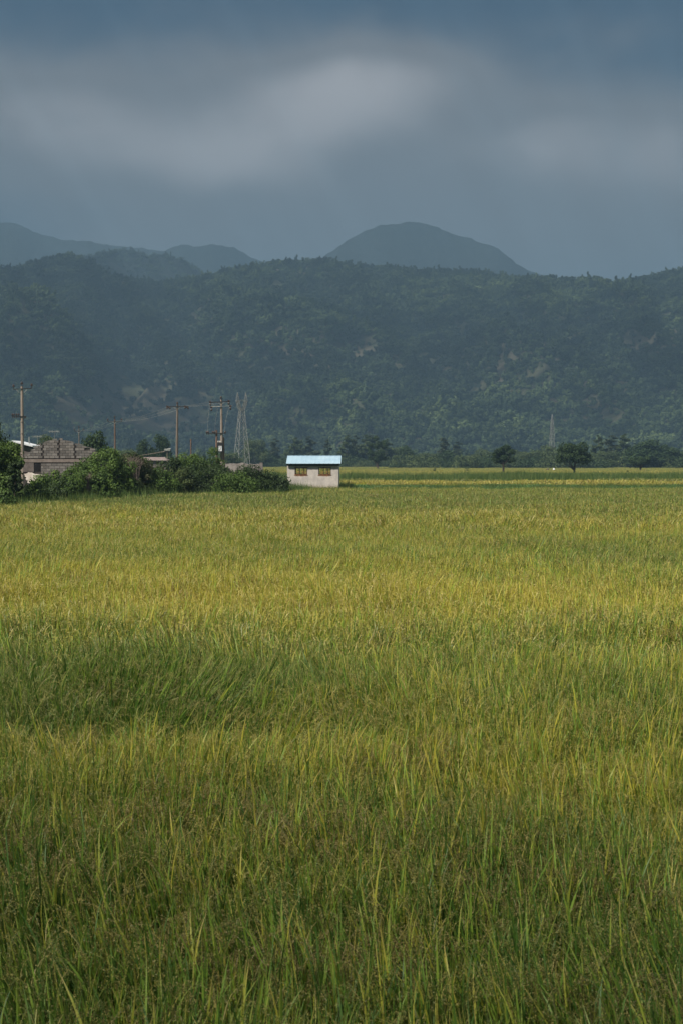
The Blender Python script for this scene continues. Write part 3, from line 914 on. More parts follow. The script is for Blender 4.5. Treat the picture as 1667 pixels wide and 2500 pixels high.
def put(o, px, py, Y, label, cat, group, s=(1, 1, 1), z=0.0):
    x = (px - 833.5) / FPX * Y
    o.location = (x, Y, z); o.scale = s
    o.rotation_euler = (0, 0, random.uniform(0, 6.28))
    return tag(o, label, cat, group)


def scale_for(py_top, Y, h):
    return (CZ + (1126 - py_top) / FPX * Y) / h


M['leaf_dark'] = mat_leaf('dark_tree_leaves', (0.014, 0.028, 0.010), (0.034, 0.062, 0.018), (0.075, 0.115, 0.030), 0.5)
M['leaf_mid'] = mat_leaf('mid_tree_leaves', (0.026, 0.044, 0.018), (0.070, 0.100, 0.032), (0.16, 0.19, 0.06), 0.4)
M['leaf_grey'] = mat_leaf('greyish_poplar_leaves', (0.026, 0.036, 0.020), (0.055, 0.074, 0.036), (0.11, 0.135, 0.065), 0.4)
M['bush_green'] = mat_leaf('bush_leaves', (0.024, 0.048, 0.012), (0.075, 0.130, 0.024), (0.18, 0.25, 0.048), 0.9)
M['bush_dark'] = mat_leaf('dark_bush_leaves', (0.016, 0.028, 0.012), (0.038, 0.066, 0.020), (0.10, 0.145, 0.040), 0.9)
M['bush_brown'] = mat_leaf('bush_leaves_with_dry_patches', (0.022, 0.036, 0.014), (0.062, 0.088, 0.026), (0.15, 0.17, 0.055), 0.9, dry=(0.095, 0.085, 0.045))

GF = 'trees along the far edge of the fields'
protos = {
    'pop1': make_tree('poplar_tree', 'poplar', 12, 4.2, 1.6, 3800, 0.42, M['leaf_grey'], 11),
    'pop2': make_tree('poplar_tree', 'poplar', 12, 5.5, 1.4, 4200, 0.42, M['leaf_mid'], 12),
    'pop3': make_tree('poplar_tree', 'poplar', 12, 3.2, 1.2, 3000, 0.40, M['leaf_grey'], 13),
    'br1': make_tree('broadleaf_tree', 'broad', 9, 10, 1.2, 5200, 0.42, M['leaf_mid'], 14),
    'br2': make_tree('broadleaf_tree', 'broad', 9, 9, 0.8, 5200, 0.42, M['leaf_dark'], 15),
    'br3': make_tree('broadleaf_tree', 'broad', 9, 11, 1.0, 5600, 0.45, M['leaf_mid'], 16),
}
used = set()
# (kind, px, top py, distance, width px or 0, label)
TREES = [
    ('pop1', 672, 1075, 600, 26, 'lone grey green poplar standing left of the hut roof'),
    ('pop2', 719, 1072, 610, 28, 'bushy poplar seen just above the left part of the hut roof'),
    ('pop2', 738, 1078, 640, 22, 'lower poplar squeezed between the two tall poplars above the hut roof'),
    ('pop1', 757, 1070, 605, 30, 'tallest wide poplar seen above the middle of the hut roof'),
    ('pop3', 800, 1074, 600, 15, 'slender narrow poplar seen above the right part of the hut roof'),
    ('pop2', 847, 1066, 590, 28, 'dark poplar at the left end of the dense grove right of the hut'),
    ('pop1', 868, 1068, 600, 24, 'second poplar of the dense grove right of the hut'),
    ('pop2', 890, 1066, 610, 30, 'middle poplar of the dense grove right of the hut'),
    ('pop1', 908, 1067, 620, 26, 'poplar behind the tree with the small clear trunk in the grove right of the hut'),
    ('pop2', 941, 1076, 600, 30, 'paler shorter poplar at the right end of the dense grove'),
    ('br1', 965, 1093, 640, 50, 'pale low tree filling the gap after the dense grove'),
    ('br2', 990, 1092, 520, 42, 'dark rounded tree between the grove and the pointed poplar'),
    ('br1', 1035, 1108, 560, 55, 'low spreading tree in the gap left of the pointed poplar'),
    ('pop3', 1081, 1071, 560, 26, 'pointed poplar rising alone above the low trees'),
    ('br2', 1093, 1103, 520, 56, 'dark domed tree at the foot of the pointed poplar'),
    ('pop1', 1117, 1082, 600, 28, 'smaller poplar just right of the pointed poplar'),
    ('br1', 1150, 1114, 540, 50, 'low pale tree left of the first field tree'),
    ('br3', 1180, 1100, 520, 60, 'wide pale green tree behind the left side of the first field tree'),
    ('br2', 1262, 1112, 530, 50, 'dark low tree between the two field trees, near the left one'),
    ('br1', 1292, 1104, 520, 55, 'mid green tree left of the slender steel mast foot'),
    ('br3', 1338, 1092, 520, 70, 'large pale green tree at the foot of the slender steel mast'),
    ('br2', 1310, 1116, 500, 44, 'short bright tree in front of the mast foot'),
    ('br3', 1395, 1094, 540, 60, 'pale tree peeping out behind the larger field tree'),
    ('br1', 1440, 1108, 520, 50, 'low tree right of the larger field tree'),
    ('pop2', 1459, 1067, 540, 24, 'left poplar of the tall trio on the right'),
    ('pop1', 1490, 1068, 545, 40, 'wide middle poplar of the tall trio on the right'),
    ('pop2', 1521, 1064, 540, 28, 'right poplar of the tall trio on the right'),
    ('br1', 1475, 1104, 510, 44, 'low tree at the foot of the tall poplar trio'),
    ('br2', 1545, 1096, 510, 56, 'dark tree joining the tall poplar trio to the big dome tree'),
    ('br2', 1585, 1079, 480, 92, 'big domed tree with light leafy top near the right edge'),
    ('br2', 1640, 1097, 490, 70, 'dark tree right of the big domed tree'),
    ('br1', 1562, 1098, 520, 60, 'pale tree peeping out between the poplar trio and the big domed tree'),
    ('br2', 1618, 1090, 500, 60, 'dark rounded tree touching the right side of the big domed tree'),
    ('br2', 1422, 1104, 520, 52, 'low dark tree between the larger field tree and the poplar trio'),
    ('br1', 1232, 1098, 540, 60, 'hazy tree directly behind the small field tree'),
    ('br2', 1695, 1090, 500, 60, 'dark tree at the right edge of the row'),
    ('br1', 622, 1076, 560, 46, 'tree standing right behind the lattice pylon'),
    ('br2', 648, 1100, 580, 40, 'low dark tree between the lattice pylon and the hut'),
    ('br2', 352, 1078, 300, 34, 'narrow dark tree behind the low pink roofed house'),
    ('br2', 392, 1067, 300, 44, 'dark bushy tree beside the tall bare utility pole'),
    ('br1', 560, 1108, 420, 50, 'low tree behind the foot of the lattice pylon'),
    ('br2', 238, 1063, 155, 66, 'dark domed tree behind the right end of the block building'),
    ('br1', 110, 1068, 220, 50, 'tree behind the ridge of the block building'),
    ('br2', -12, 1026, 120, 62, 'dark tree cut off by the left edge behind the big bush'),
    ('br1', 478, 1112, 380, 60, 'low tree between the utility pole and the transformer poles'),
    ('br1', 300, 1100, 330, 60, 'low tree left of the low pink roofed house'),
]
for kind, px, top, Y, wpx, lab in TREES:
    o = protos[kind] if kind not in used else copy_tree(protos[kind]); used.add(kind)
    h = 12 if kind.startswith('pop') else 9
    wid = {'pop1': 4.2, 'pop2': 5.5, 'pop3': 3.2, 'br1': 10, 'br2': 9, 'br3': 11}[kind]
    sz = scale_for(top, Y, h); sx = wpx / FPX * Y / wid * 1.25
    if kind.startswith('pop'): sx = max(sx * 1.15, 0.9)
    put(o, px, 0, Y, lab, 'tree', GF if Y > 450 else 'trees behind the village', (sx, sx, sz))

# isolated trees standing in the rice
for i, (px, top, base, Y, wpx, th, lab) in enumerate([
        (1229, 1090, 1153, 296, 52, 2.6, 'small dark field tree with clear trunk, left of the larger one in the rice'),
        (1400, 1084, 1155, 275, 74, 2.3, 'larger dark field tree with wide crown and leaning trunk standing alone in the rice'),
        (1562, 1116, 1149, 345, 46, 2.0, 'short dark tree with bare trunk in front of the big domed tree'),
        (921, 1068, 1144, 440, 42, 2.0, 'dark upright tree with small bare trunk in front of the poplar grove')]):
    h = CZ + (1126 - top) / FPX * Y
    o = make_tree('field_tree', 'broad', h, wpx / FPX * Y, th, 5200, 0.30, M['leaf_dark'], 40 + i, 0.22)
    put(o, px, 0, Y, lab, 'tree', 'trees standing alone in the rice')

# small shrubs in the rice
for i, (px, top, Y, wpx, lab) in enumerate([
        (1060, 1143, 330, 9, 'tiny dark shrub in the rice right of the hut'),
        (1137, 1141, 320, 15, 'small pale shrub in the rice left of the field tree'),
        (1531, 1149, 300, 8, 'small grey shrub in the rice left of the short field tree'),
        (1091, 1208, 98, 7, 'lone dark weed stalk sticking out of the near rice')]):
    h = CZ + (1126 - top) / FPX * Y
    o = make_tree('shrub', 'bush', h, max(0.3, wpx / FPX * Y), 0.3, 500, 0.12 if Y > 200 else 0.06, M['bush_dark'], 60 + i, 0.03)
    put(o, px, 0, Y, lab, 'shrub', 'small shrubs in the rice')

# undergrowth below the far tree row
ub = [make_tree('undergrowth_bush', 'bush', 3.0, 7.0, 0.3, 1800, 0.36, m_, 80 + i, 0.08) for i, m_ in enumerate((M['leaf_dark'], M['leaf_mid'], M['bush_dark']))]
k = 0
for px in np.arange(560, 1720, 17):
    o = ub[k] if k < 3 else copy_tree(ub[k % 3]); k += 1
    Y = random.uniform(470, 540) if px > 960 else random.uniform(560, 600)
    s_ = random.uniform(0.9, 1.6) * (1.25 if px > 1250 else 1.0)
    put(o, px + random.uniform(-5, 5), 0, Y, 'low dark bush at the foot of the distant tree row', 'bush', 'bushes under the distant tree row', (s_, s_, s_ * random.uniform(.8, 1.3)))

# hedge on the left
BUSHES = [
    (-8, 1076, 77.0, 96, 'bush_green', 17000, 'big dense green bush at the left edge, taller than the others'),
    (40, 1130, 75.5, 40, 'bush_dark', 4200, 'dark side bush leaning against the big bush at the left edge'),  # leaf material darker than the big bush's
    (-2, 1198, 72.8, 60, 'bush_green', 3000, 'low dark bush at the very left edge touching the rice'),
    (116, 1166, 84, 84, 'bush_green', 6500, 'bright green rounded bush below the white plaster patch'),
    (165, 1152, 87, 84, 'bush_green', 6500, 'green bush in front of the block wall, right of the window opening'),
    (214, 1136, 90, 76, 'bush_green', 6500, 'green bush with a dry grey patch at its foot'),
    (268, 1103, 94, 100, 'bush_green', 8000, 'tall yellowish green bush right of the block building'),
    (322, 1112, 97, 70, 'bush_brown', 5500, 'brownish bush with bare twigs at the middle of the hedge'),
    (366, 1131, 99, 80, 'bush_brown', 5500, 'low mixed brown and green bush in front of the pink roof'),
    (416, 1124, 101, 80, 'bush_dark', 6000, 'dark bush at the foot of the bare utility pole'),
    (468, 1114, 106, 70, 'bush_green', 5500, 'bright leafy bush between the utility poles'),
    (508, 1101, 114, 70, 'bush_green', 5500, 'tall leafy bush at the left end of the grey wall'),
    (470, 1136, 102, 90, 'bush_dark', 6000, 'dark low bush left of the grey wall'),
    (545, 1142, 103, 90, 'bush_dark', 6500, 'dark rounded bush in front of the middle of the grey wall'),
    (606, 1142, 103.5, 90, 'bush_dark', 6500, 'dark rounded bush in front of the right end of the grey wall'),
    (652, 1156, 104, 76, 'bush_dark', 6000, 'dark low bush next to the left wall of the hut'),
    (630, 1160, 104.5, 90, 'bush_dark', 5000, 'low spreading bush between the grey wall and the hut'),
    (694, 1176, 106, 40, 'bush_green', 2600, 'small leafy bush touching the left corner of the hut'),
    (240, 1160, 88, 70, 'bush_green', 4500, 'green bush filling the gap below the yellowish green bush'),
    (390, 1150, 98, 80, 'bush_green', 4500, 'light green low bush left of the foot of the bare utility pole'),
    (440, 1150, 100, 70, 'bush_brown', 4500, 'brownish low bush right of the foot of the bare utility pole'),
    (580, 1158, 101, 90, 'bush_green', 4500, 'low lighter green bush in front of the grey wall'),
    (86, 1186, 79, 60, 'bush_green', 3000, 'low green bush right of the pale reed'),
    (140, 1178, 82, 70, 'bush_dark', 3500, 'low dark bush at the foot of the bright green bush'),
    (300, 1140, 96, 70, 'bush_dark', 4500, 'dark low bush below the yellowish green bush'),
]
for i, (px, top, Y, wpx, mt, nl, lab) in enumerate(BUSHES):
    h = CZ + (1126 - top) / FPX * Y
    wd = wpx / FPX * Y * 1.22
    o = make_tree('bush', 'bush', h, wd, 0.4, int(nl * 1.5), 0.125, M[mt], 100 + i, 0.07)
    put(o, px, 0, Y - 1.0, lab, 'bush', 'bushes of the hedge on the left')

# bare dry twigs in the hedge
def twigs(px, py, Y, n, spread, hgt, label):
    mb = MB()
    for _ in range(n):
        a = random.uniform(-1, 1); b = random.uniform(-1, 1)
        x0 = random.gauss(0, spread * 0.3)
        p = [Vector((x0, b * 0.2, 0)), Vector((x0 + a * spread * .4, b * .3, hgt * .5)), Vector((x0 + a * spread, b * .5, hgt * random.uniform(.7, 1)))]
        mb.tube(p, [.02, .013, .005], 5)
        for _k in range(3):
            q = p[1].lerp(p[2], random.random())
            mb.tube([q, q + Vector((random.gauss(0, .25), random.gauss(0, .2), random.uniform(.1, .4)))], [.009, .003], 4)
    c_ = at(px, py, Y)
    return tag(mb.build('dry_twigs', M['dry_twig'], None, c_), label, 'dry branches')


twigs(215, 1206, 86.5, 40, 0.35, 1.2, 'grey dry twigs in front of the green bush at the block building')
twigs(330, 1172, 94.0, 34, 0.5, 1.6, 'thin bare twigs rising out of the brownish bush')
# pale reed blade beside the big bush
mb = MB()
p0 = at(61, 1204, 77)
mb.tube([p0, at(62, 1190, 77), at(66, 1178, 77), at(70, 1170, 77)], [.035, .04, .03, .006], 5)
mb.tube([p0, at(64, 1192, 76.9), at(74, 1184, 76.9)], [.02, .025, .004], 5)
M['reed'] = mat_plain('reed_leaf', (0.16, 0.22, 0.09), (0.25, 0.30, 0.14), 4, 0.7)
tag(mb.build('reed', M['reed']), 'single pale green reed stem beside the big bush at the left', 'reed')


# ------------------------------------------------------------------ the hut
def holed_wall(mb, x0, x1, z0, z1, y, th, holes):
    """wall in the x,z plane, outer face at y, thickness th, with rectangular openings"""
    xs = sorted({x0, x1, *[h_[0] for h_ in holes], *[h_[1] for h_ in holes]})
    zs = sorted({z0, z1, *[h_[2] for h_ in holes], *[h_[3] for h_ in holes]})
    inh = lambda a, b: any(h_[0] < a < h_[1] and h_[2] < b < h_[3] for h_ in holes)
    for yy in (y, y + th):
        for i in range(len(xs) - 1):
            for j in range(len(zs) - 1):
                if inh((xs[i] + xs[i + 1]) / 2, (zs[j] + zs[j + 1]) / 2): continue
                mb.add([(xs[i], yy, zs[j]), (xs[i + 1], yy, zs[j]), (xs[i + 1], yy, zs[j + 1]), (xs[i], yy, zs[j + 1])], [(0, 1, 2, 3)], 0.5)
    for (a, b, c_, d) in holes + [(x0, x1, z0, z1)]:
        for q in (((a, c_), (b, c_)), ((b, c_), (b, d)), ((b, d), (a, d)), ((a, d), (a, c_))):
            mb.add([(q[0][0], y, q[0][1]), (q[1][0], y, q[1][1]), (q[1][0], y + th, q[1][1]), (q[0][0], y + th, q[0][1])], [(0, 1, 2, 3)], 0.5)


HY = 119.0
K = HY / FPX
hut = empty('field_hut', ((701.5 - 833.5) * K, HY, 0), R(-1.6))
tag(hut, 'small whitewashed hut with a pale blue metal roof standing alone in the rice', 'hut')
HW = (826 - 701.5) * K                      # 4.27 m
zt = lambda py: CZ + (1126 - py) * K
DEP = 3.1
HZ0, HZ1 = 0.1, zt(1133.5)
wl_ = [((720 - 701.5) * K, (750.5 - 701.5) * K, zt(1159), zt(1142)), ((778 - 701.5) * K, (808 - 701.5) * K, zt(1159), zt(1142))]
t = NT('stained_whitewash')
ob = t.obj()
sep = t.n.new('ShaderNodeSeparateXYZ'); t.l.new(ob, sep.inputs[0])
n1 = t.noise(1.6, 5, 0.62, ob); n2 = t.noise(5.0, 5, 0.65, ob, (1, 1, 0.35)); n3 = t.noise(22, 4, 0.6, ob)
c = t.mix(t.ramp(n1, 0.35, 0.7), (0.60, 0.55, 0.50), (0.44, 0.41, 0.385))
c = t.mix(t.math('MULTIPLY', t.ramp(n2, 0.52, 0.72), 0.6), c, (0.34, 0.31, 0.28))
damp = t.math('MULTIPLY', t.math('SUBTRACT', 1.0, t.ramp(t.math('ADD', sep.outputs['Z'], t.math('MULTIPLY', n1, -0.5)), 0.65, 1.05)), 0.75)
c = t.mix(damp, c, (0.50, 0.38, 0.29))
bare = t.math('MULTIPLY', t.math('SUBTRACT', 1.0, t.ramp(t.math('SUBTRACT', sep.outputs['Z'], t.math('MULTIPLY', n2, 0.22)), 0.86, 0.90)), t.ramp(sep.outputs['X'], 1.1, 1.9))
c = t.mix(bare, c, (0.13, 0.105, 0.095))
rust = None
for wx in ((720 + 750.5) / 2 - 701.5, (778 + 808) / 2 - 701.5):
    a = t.ramp(t.math('ABSOLUTE', t.math('SUBTRACT', sep.outputs['X'], wx * K)), 0.62, 0.30)
    b = t.ramp(t.math('SUBTRACT', zt(1159) - 0.02, t.math('ADD', sep.outputs['Z'], t.math('MULTIPLY', n2, 0.26))), 0.02, -0.10)
    g = t.math('MULTIPLY', a, t.math('MULTIPLY', b, t.ramp(sep.outputs['Z'], zt(1159) + 0.02, zt(1159))))
    rust = g if rust is None else t.math('ADD', rust, g)
c = t.mix(t.math('MULTIPLY', rust, 0.8), c, (0.36, 0.13, 0.035))
M['hut_wall'] = t.surf(c, 0.9, 0.15, bump=n3, bstr=0.3, bdist=0.02)
t = NT('sky_blue_sheet_metal')
ob = t.obj()
n1 = t.noise(1.2, 4, 0.6, ob)
c = t.mix(t.ramp(n1, 0.35, 0.7), (0.29, 0.42, 0.52), (0.35, 0.48, 0.57))
c = t.mix(t.ramp(t.noise(4.0, 3, 0.7, ob), 0.70, 0.76), c, (0.22, 0.26, 0.28))
M['blue_roof'] = t.surf(c, 0.45, 0.4, bump=n1, bstr=0.1, bdist=0.02)
mb = MB(); holed_wall(mb, 0, HW, HZ0, HZ1, 0, 0.18, wl_)
mb.build('front_wall', M['hut_wall'], hut)
mb = MB()
back_holes = [(0.35, 1.85, 1.45, HZ1 - 0.18), (2.3, HW - 0.4, 1.45, HZ1 - 0.18)]
holed_wall(mb, 0, HW, HZ0, HZ1, DEP - 0.18, 0.18, back_holes)
mb.build('back_wall', M['hut_wall'], hut)
for xx in (0.0, HW - 0.18):
    mb = MB()
    rz_ = HZ1 + 0.62
    mb.add([(xx, .181, HZ0), (xx, DEP - .181, HZ0), (xx, DEP - .181, HZ1), (xx, DEP / 2, rz_ - 0.12), (xx, .181, HZ1),
            (xx + .18, .181, HZ0), (xx + .18, DEP - .181, HZ0), (xx + .18, DEP - .181, HZ1), (xx + .18, DEP / 2, rz_ - 0.12), (xx + .18, .181, HZ1)],
           [(0, 1, 2, 3, 4), (9, 8, 7, 6, 5), (0, 5, 6, 1), (1, 6, 7, 2), (2, 7, 8, 3), (3, 8, 9, 4), (4, 9, 5, 0)], 0.5)
    mb.build('side_wall', M['hut_wall'], hut)
ez, rzz = zt(1132.2), zt(1113) + 0.02
ov = 0.28
roof = MB()
x0, x1 = -0.07, HW + 0.20
slope = (rzz - ez) / (DEP / 2 + ov)
nr = 46
for side in (0, 1):
    ya, yb = (-ov, DEP / 2) if side == 0 else (DEP + ov, DEP / 2)
    vs, fs = [], []
    for i in range(nr + 1):
        xq = x0 + (x1 - x0) * i / nr
        rib = 0.012 if i % 4 == 0 else 0.0
        for (yy, zz) in ((ya, ez), (yb, rzz)):
            vs.append((xq, yy, zz + rib + 0.02)); vs.append((xq, yy, zz + rib))
    for i in range(nr):
        a = i * 4; b = a + 4
        fs += [(a, b, b + 2, a + 2), (a + 1, a + 3, b + 3, b + 1), (a, a + 1, b + 1, b), (a + 2, b + 2, b + 3, a + 3)]
    fs += [(0, 2, 3, 1), (nr * 4, nr * 4 + 1, nr * 4 + 3, nr * 4 + 2)]
    roof.add(vs, fs)
ro = roof.build('roof', M['blue_roof'], hut)
mb = MB(); mb.prism([(x0, 0.022), (x0, 0.05), (x1, 0.05), (x1, 0.022)], DEP / 2 - 0.12, DEP / 2 + 0.12)
rc = mb.build('ridge_cap', M['blue_roof'], ro, (0, 0, rzz - 0.012))
t = NT('green_fascia_shade'); M['fascia_shade'] = t.surf(t.mix(t.ramp(t.noise(6, 3, .6, t.obj()), .4, .6), (0.020, 0.045, 0.042), (0.04, 0.065, 0.06)), 0.8, 0.2)
mb = MB()
mb.box(x0 + 0.05, x1 - 0.12, -0.16, -0.11, HZ1 - 0.13, ez - 0.01)  # dark fascia, the shadow band under the overhang put into its colour
mb.build('fascia_shade_board', M['fascia_shade'], hut)
mb = MB()
for i in range(9):                          # rafters carrying the sheet
    xq = x0 + 0.1 + (x1 - x0 - 0.3) * i / 8
    for side in (0, 1):
        ya, yb = (-ov + 0.1, DEP / 2) if side == 0 else (DEP + ov - 0.1, DEP / 2)
        mb.bar((xq, ya, ez - 0.03), (xq, yb, rzz - 0.07), 0.05, 0.06)
mb.build('rafters', M['wood'], hut)
t = NT('rusty_window_iron')
c = t.mix(t.ramp(t.noise(9, 4, .65, t.obj()), .4, .62), (0.14, 0.06, 0.025), (0.45, 0.20, 0.06))
M['rust_frame'] = t.surf(c, 0.85, 0.2)
M['dark_frame'] = mat_plain('dark_window_iron', (0.022, 0.014, 0.010), (0.085, 0.04, 0.02), 8, 0.8)
for wi, (a, b, c_, d) in enumerate(wl_):
    mb = MB(); f_ = 0.055
    mb.box(a, a + (0.11 if wi == 0 else 0.07), 0.05, 0.10, c_, d); mb.box(b - f_, b, 0.05, 0.10, c_, d)
    mb.box(a + .112, b - f_ - .002, 0.05, 0.10, d - f_, d); mb.box(a + .112, b - f_ - .002, 0.05, 0.10, c_, c_ + f_)
    wn_ = mb.build('window', M['dark_frame'], hut)
    for q, th in ((0.41, 0.06), (0.74, 0.055)):
        mb = MB(); xq = a + (b - a) * q; mb.box(xq - th / 2, xq + th / 2, 0.055, 0.095, c_ + f_, d - f_)
        mb.build('mullion', M['dark_frame'], wn_)
    mb = MB()
    for q in (0.20, 0.29, 0.33, 0.55, 0.64, 0.69, 0.83, 0.90):
        xq = a + (b - a) * q; mb.box(xq - .014, xq + .014, 0.065, 0.081, c_ + f_, d - f_)
    mb.build('window_bars', M['rust_frame'], wn_)
    mb = MB(); mb.box(a - 0.04, b + 0.03, -0.03, 0.048, c_ - 0.045, c_ - 0.003)
    mb.build('sill', M['rust_frame'], wn_)
    mb = MB(); mb.box(a - 0.03, b + 0.03, -0.012, -0.003, d + 0.002, d + 0.03); mb.build('lintel', M['dark_frame'], wn_)
mb = MB(); mb.box(-0.05, HW + 0.05, -0.25, DEP + 0.2, -0.1, 0.45)
M['rubble'] = mat_plain('rubble_stone', (0.09, 0.075, 0.065), (0.17, 0.14, 0.12), 4, 0.95)
mb.build('plinth', M['rubble'], hut)

# ------------------------------------------------------------------ unfinished block building
t = NT('grey_concrete_blocks')
c = t.mix(t.ramp(t.attr('rnd'), 0, 1), (0.125, 0.115, 0.108), (0.235, 0.218, 0.205))
c = t.mix(t.math('MULTIPLY', t.ramp(t.noise(3, 4, .6, t.obj()), .4, .7), .5), c, (0.17, 0.15, 0.135))
M['block'] = t.surf(c, 0.95, 0.1, bump=t.noise(25, 3, .6, t.obj()), bstr=0.4, bdist=0.02)
M['mortar'] = mat_plain('dark_mortar', (0.045, 0.038, 0.036), (0.075, 0.065, 0.06), 4, 0.95)
M['beam'] = mat_plain('pinkish_concrete', (0.19, 0.158, 0.14), (0.27, 0.228, 0.205), 3, 0.95)
M['plaster'] = mat_plain('white_plaster', (0.66, 0.58, 0.52), (0.80, 0.74, 0.68), 4, 0.9)
M['grime_shade'] = mat_plain('grimy_shaded_render', (0.10, 0.085, 0.08), (0.17, 0.145, 0.135), 3, 0.95)  # for grimy walls and for the panel with shade in its colour
BY = 108.0
KB = BY / FPX
bx = lambda px: (px - 150) * KB
bz = lambda py: CZ + (1126 - py) * KB
bb = empty('block_building', ((150 - 833.5) * KB, BY, 0))
tag(bb, 'unfinished grey concrete block building with a low gable, half hidden by bushes', 'building')
GAB = [(55, 1121), (66, 1113), (75, 1100), (83, 1091), (106, 1080), (123, 1074), (146, 1070), (159, 1070), (174, 1076.5), (186, 1083), (196, 1084), (214, 1091), (232, 1094), (240, 1101), (246, 1121)]
gx_, gz_ = [bx(p[0]) for p in GAB], [bz(p[1]) for p in GAB]
top_at = lambda x: np.interp(x, gx_, gz_)


def blocks(mb, xa, xb, za, zb, y, topf=None, gaps=()):
    bh, bw = 0.196, 0.41
    r_ = 0
    z = za
    while z + bh * 0.5 < zb:
        x = xa - (bw / 2 if r_ % 2 else 0)
        while x < xb:
            l, r2 = max(x, xa), min(x + bw, xb)
            for g in gaps:
                if l < g < r2:
                    if g - l > r2 - g: r2 = g - 0.03
                    else: l = g + 0.03
            if r2 - l > 0.08:
                top = topf((l + r2) / 2) if topf else 1e9
                if z + bh * 0.2 < top and random.random() > (0.03 if topf and z + bh * 2 > top else 0.0):
                    j = random.uniform(-.012, .012)
                    tl, tr_ = (min(z + bh - .008, topf(l)), min(z + bh - .008, topf(r2))) if topf else (z + bh - .008,) * 2
                    tl, tr_ = max(tl, z + .03), max(tr_, z + .03)
                    mb.prism([(l + .012, z + .014), (r2 - .012, z + .014), (r2 - .012, tr_), (l + .012, tl)], y + j, y + j + 0.1)
            x += bw
        z += bh; r_ += 1


ring = bz(1119)
mb = MB(); blocks(mb, bx(56), bx(245), ring, bz(1069), 0, lambda x: top_at(x), (bx(106), bx(146), bx(184)))
g1 = mb.build('gable_wall', M['block'], bb)
mb = MB(); pg_ = [(a, max(b - 0.14, ring)) for a, b in zip(gx_, gz_)]
mb.prism([(gx_[0], ring)] + pg_[1:-1] + [(gx_[-1], ring)], 0.05, 0.16)
mb.build('mortar_core', M['mortar'], g1)
mb = MB(); mb.box(bx(57), bx(242), -0.02, 0.18, ring - 0.30, ring - 0.06); mb.build('ring_beam', M['beam'], bb)
mb = MB(); mb.box(bx(60), bx(242), 0.06, 0.16, ring - 0.06, ring); mb.build('dark_joint', M['mortar'], bb)  # dark mortar strip between ring beam and gable
win = (bx(84), bx(101), bz(1152), bz(1131.5))
mb = MB(); blocks(mb, win[1], bx(240), 0.1, ring - 0.32, 0.0); g2 = mb.build('front_wall', M['block'], bb)
mb = MB(); holed_wall(mb, bx(57), bx(240), 0.0, ring - 0.30, 0.04, 0.14, [win]); mb.build('mortar_core', M['mortar'], g2)
mb = MB(); mb.box(bx(57), win[0], -0.005, 0.035, bz(1152), ring - 0.32); mb.build('shaded_panel', M['grime_shade'], bb)  # shaded wall beside the window, its shade put into the panel colour
pp = []
for i in range(40):
    a = 2 * math.pi * i / 40
    rr = 1 + 0.20 * math.sin(3 * a + 1) + random.uniform(-.10, .10)
    pp.append((bx(83) + 23 * KB * rr * math.cos(a), bz(1166) + 12 * KB * rr * math.sin(a)))
mb = MB(); mb.prism(pp[::-1], -0.018, 0.03); mb.build('plaster_patch', M['plaster'], bb)
mb = MB()
mb.box(bx(57), bx(57) + .16, 0.19, 6, 0, ring - .06); mb.box(bx(240) - .16, bx(240), 0.19, 6, 0, ring - .06); mb.box(bx(57) + .17, bx(240) - .17, 5.85, 6, 0, ring - .06)
mb.build('side_walls', M['grime_shade'], bb)
for pxx in (66, 106, 146, 184):             # columns whose gaps show as dark joints
    mb = MB(); mb.box(bx(pxx) - 0.028, bx(pxx) + 0.028, 0.02, 0.05, ring, top_at(bx(pxx)) + 0.04); mb.build('column_joint', M['mortar'], bb)

# ------------------------------------------------------------------ shed with white sheet roof behind
SY = 138.0
KS = SY / FPX
sh = empty('shed', ((50 - 833.5) * KS, SY, 0))
tag(sh, 'small shed with a bright white sheet roof behind the big bush on the left', 'shed')
sx_ = lambda px: (px - 50) * KS; sz_ = lambda py: CZ + (1126 - py) * KS
mb = MB(); mb.prism([(sx_(18), 0), (sx_(76), 0), (sx_(76), sz_(1094)), (sx_(30), sz_(1080)), (sx_(18), sz_(1084))][::-1], 0.2, 4.0); mb.build('wall', M['grime_shade'], sh)
mb = MB()
mb.add([(sx_(32), -.2, sz_(1079)), (sx_(82), -.2, sz_(1091)), (sx_(82), 4.3, sz_(1091)), (sx_(32), 4.3, sz_(1079)),
        (sx_(32), -.2, sz_(1075.5)), (sx_(82), -.2, sz_(1087.5)), (sx_(82), 4.3, sz_(1087.5)), (sx_(32), 4.3, sz_(1075.5))],
       [(0, 3, 2, 1), (4, 5, 6, 7), (0, 1, 5, 4), (1, 2, 6, 5), (2, 3, 7, 6), (3, 0, 4, 7)])
mb.add([(sx_(12), -.2, sz_(1084)), (sx_(31.9), -.2, sz_(1079)), (sx_(31.9), 4.3, sz_(1079)), (sx_(12), 4.3, sz_(1084)),
        (sx_(12), -.2, sz_(1082)), (sx_(31.9), -.2, sz_(1077)), (sx_(31.9), 4.3, sz_(1077)), (sx_(12), 4.3, sz_(1082))],
       [(0, 3, 2, 1), (4, 5, 6, 7), (0, 1, 5, 4), (1, 2, 6, 5), (2, 3, 7, 6), (3, 0, 4, 7)])
mb.build('roof', M['white_paint'], sh)
mb = MB(); mb.tube([(sx_(67.5), 1, sz_(1090)), (sx_(67.5), 1, sz_(1066))], [.05, .045], 8); mb.build('antenna_post', M['galv'], sh)  # plain antenna post above the shed roof


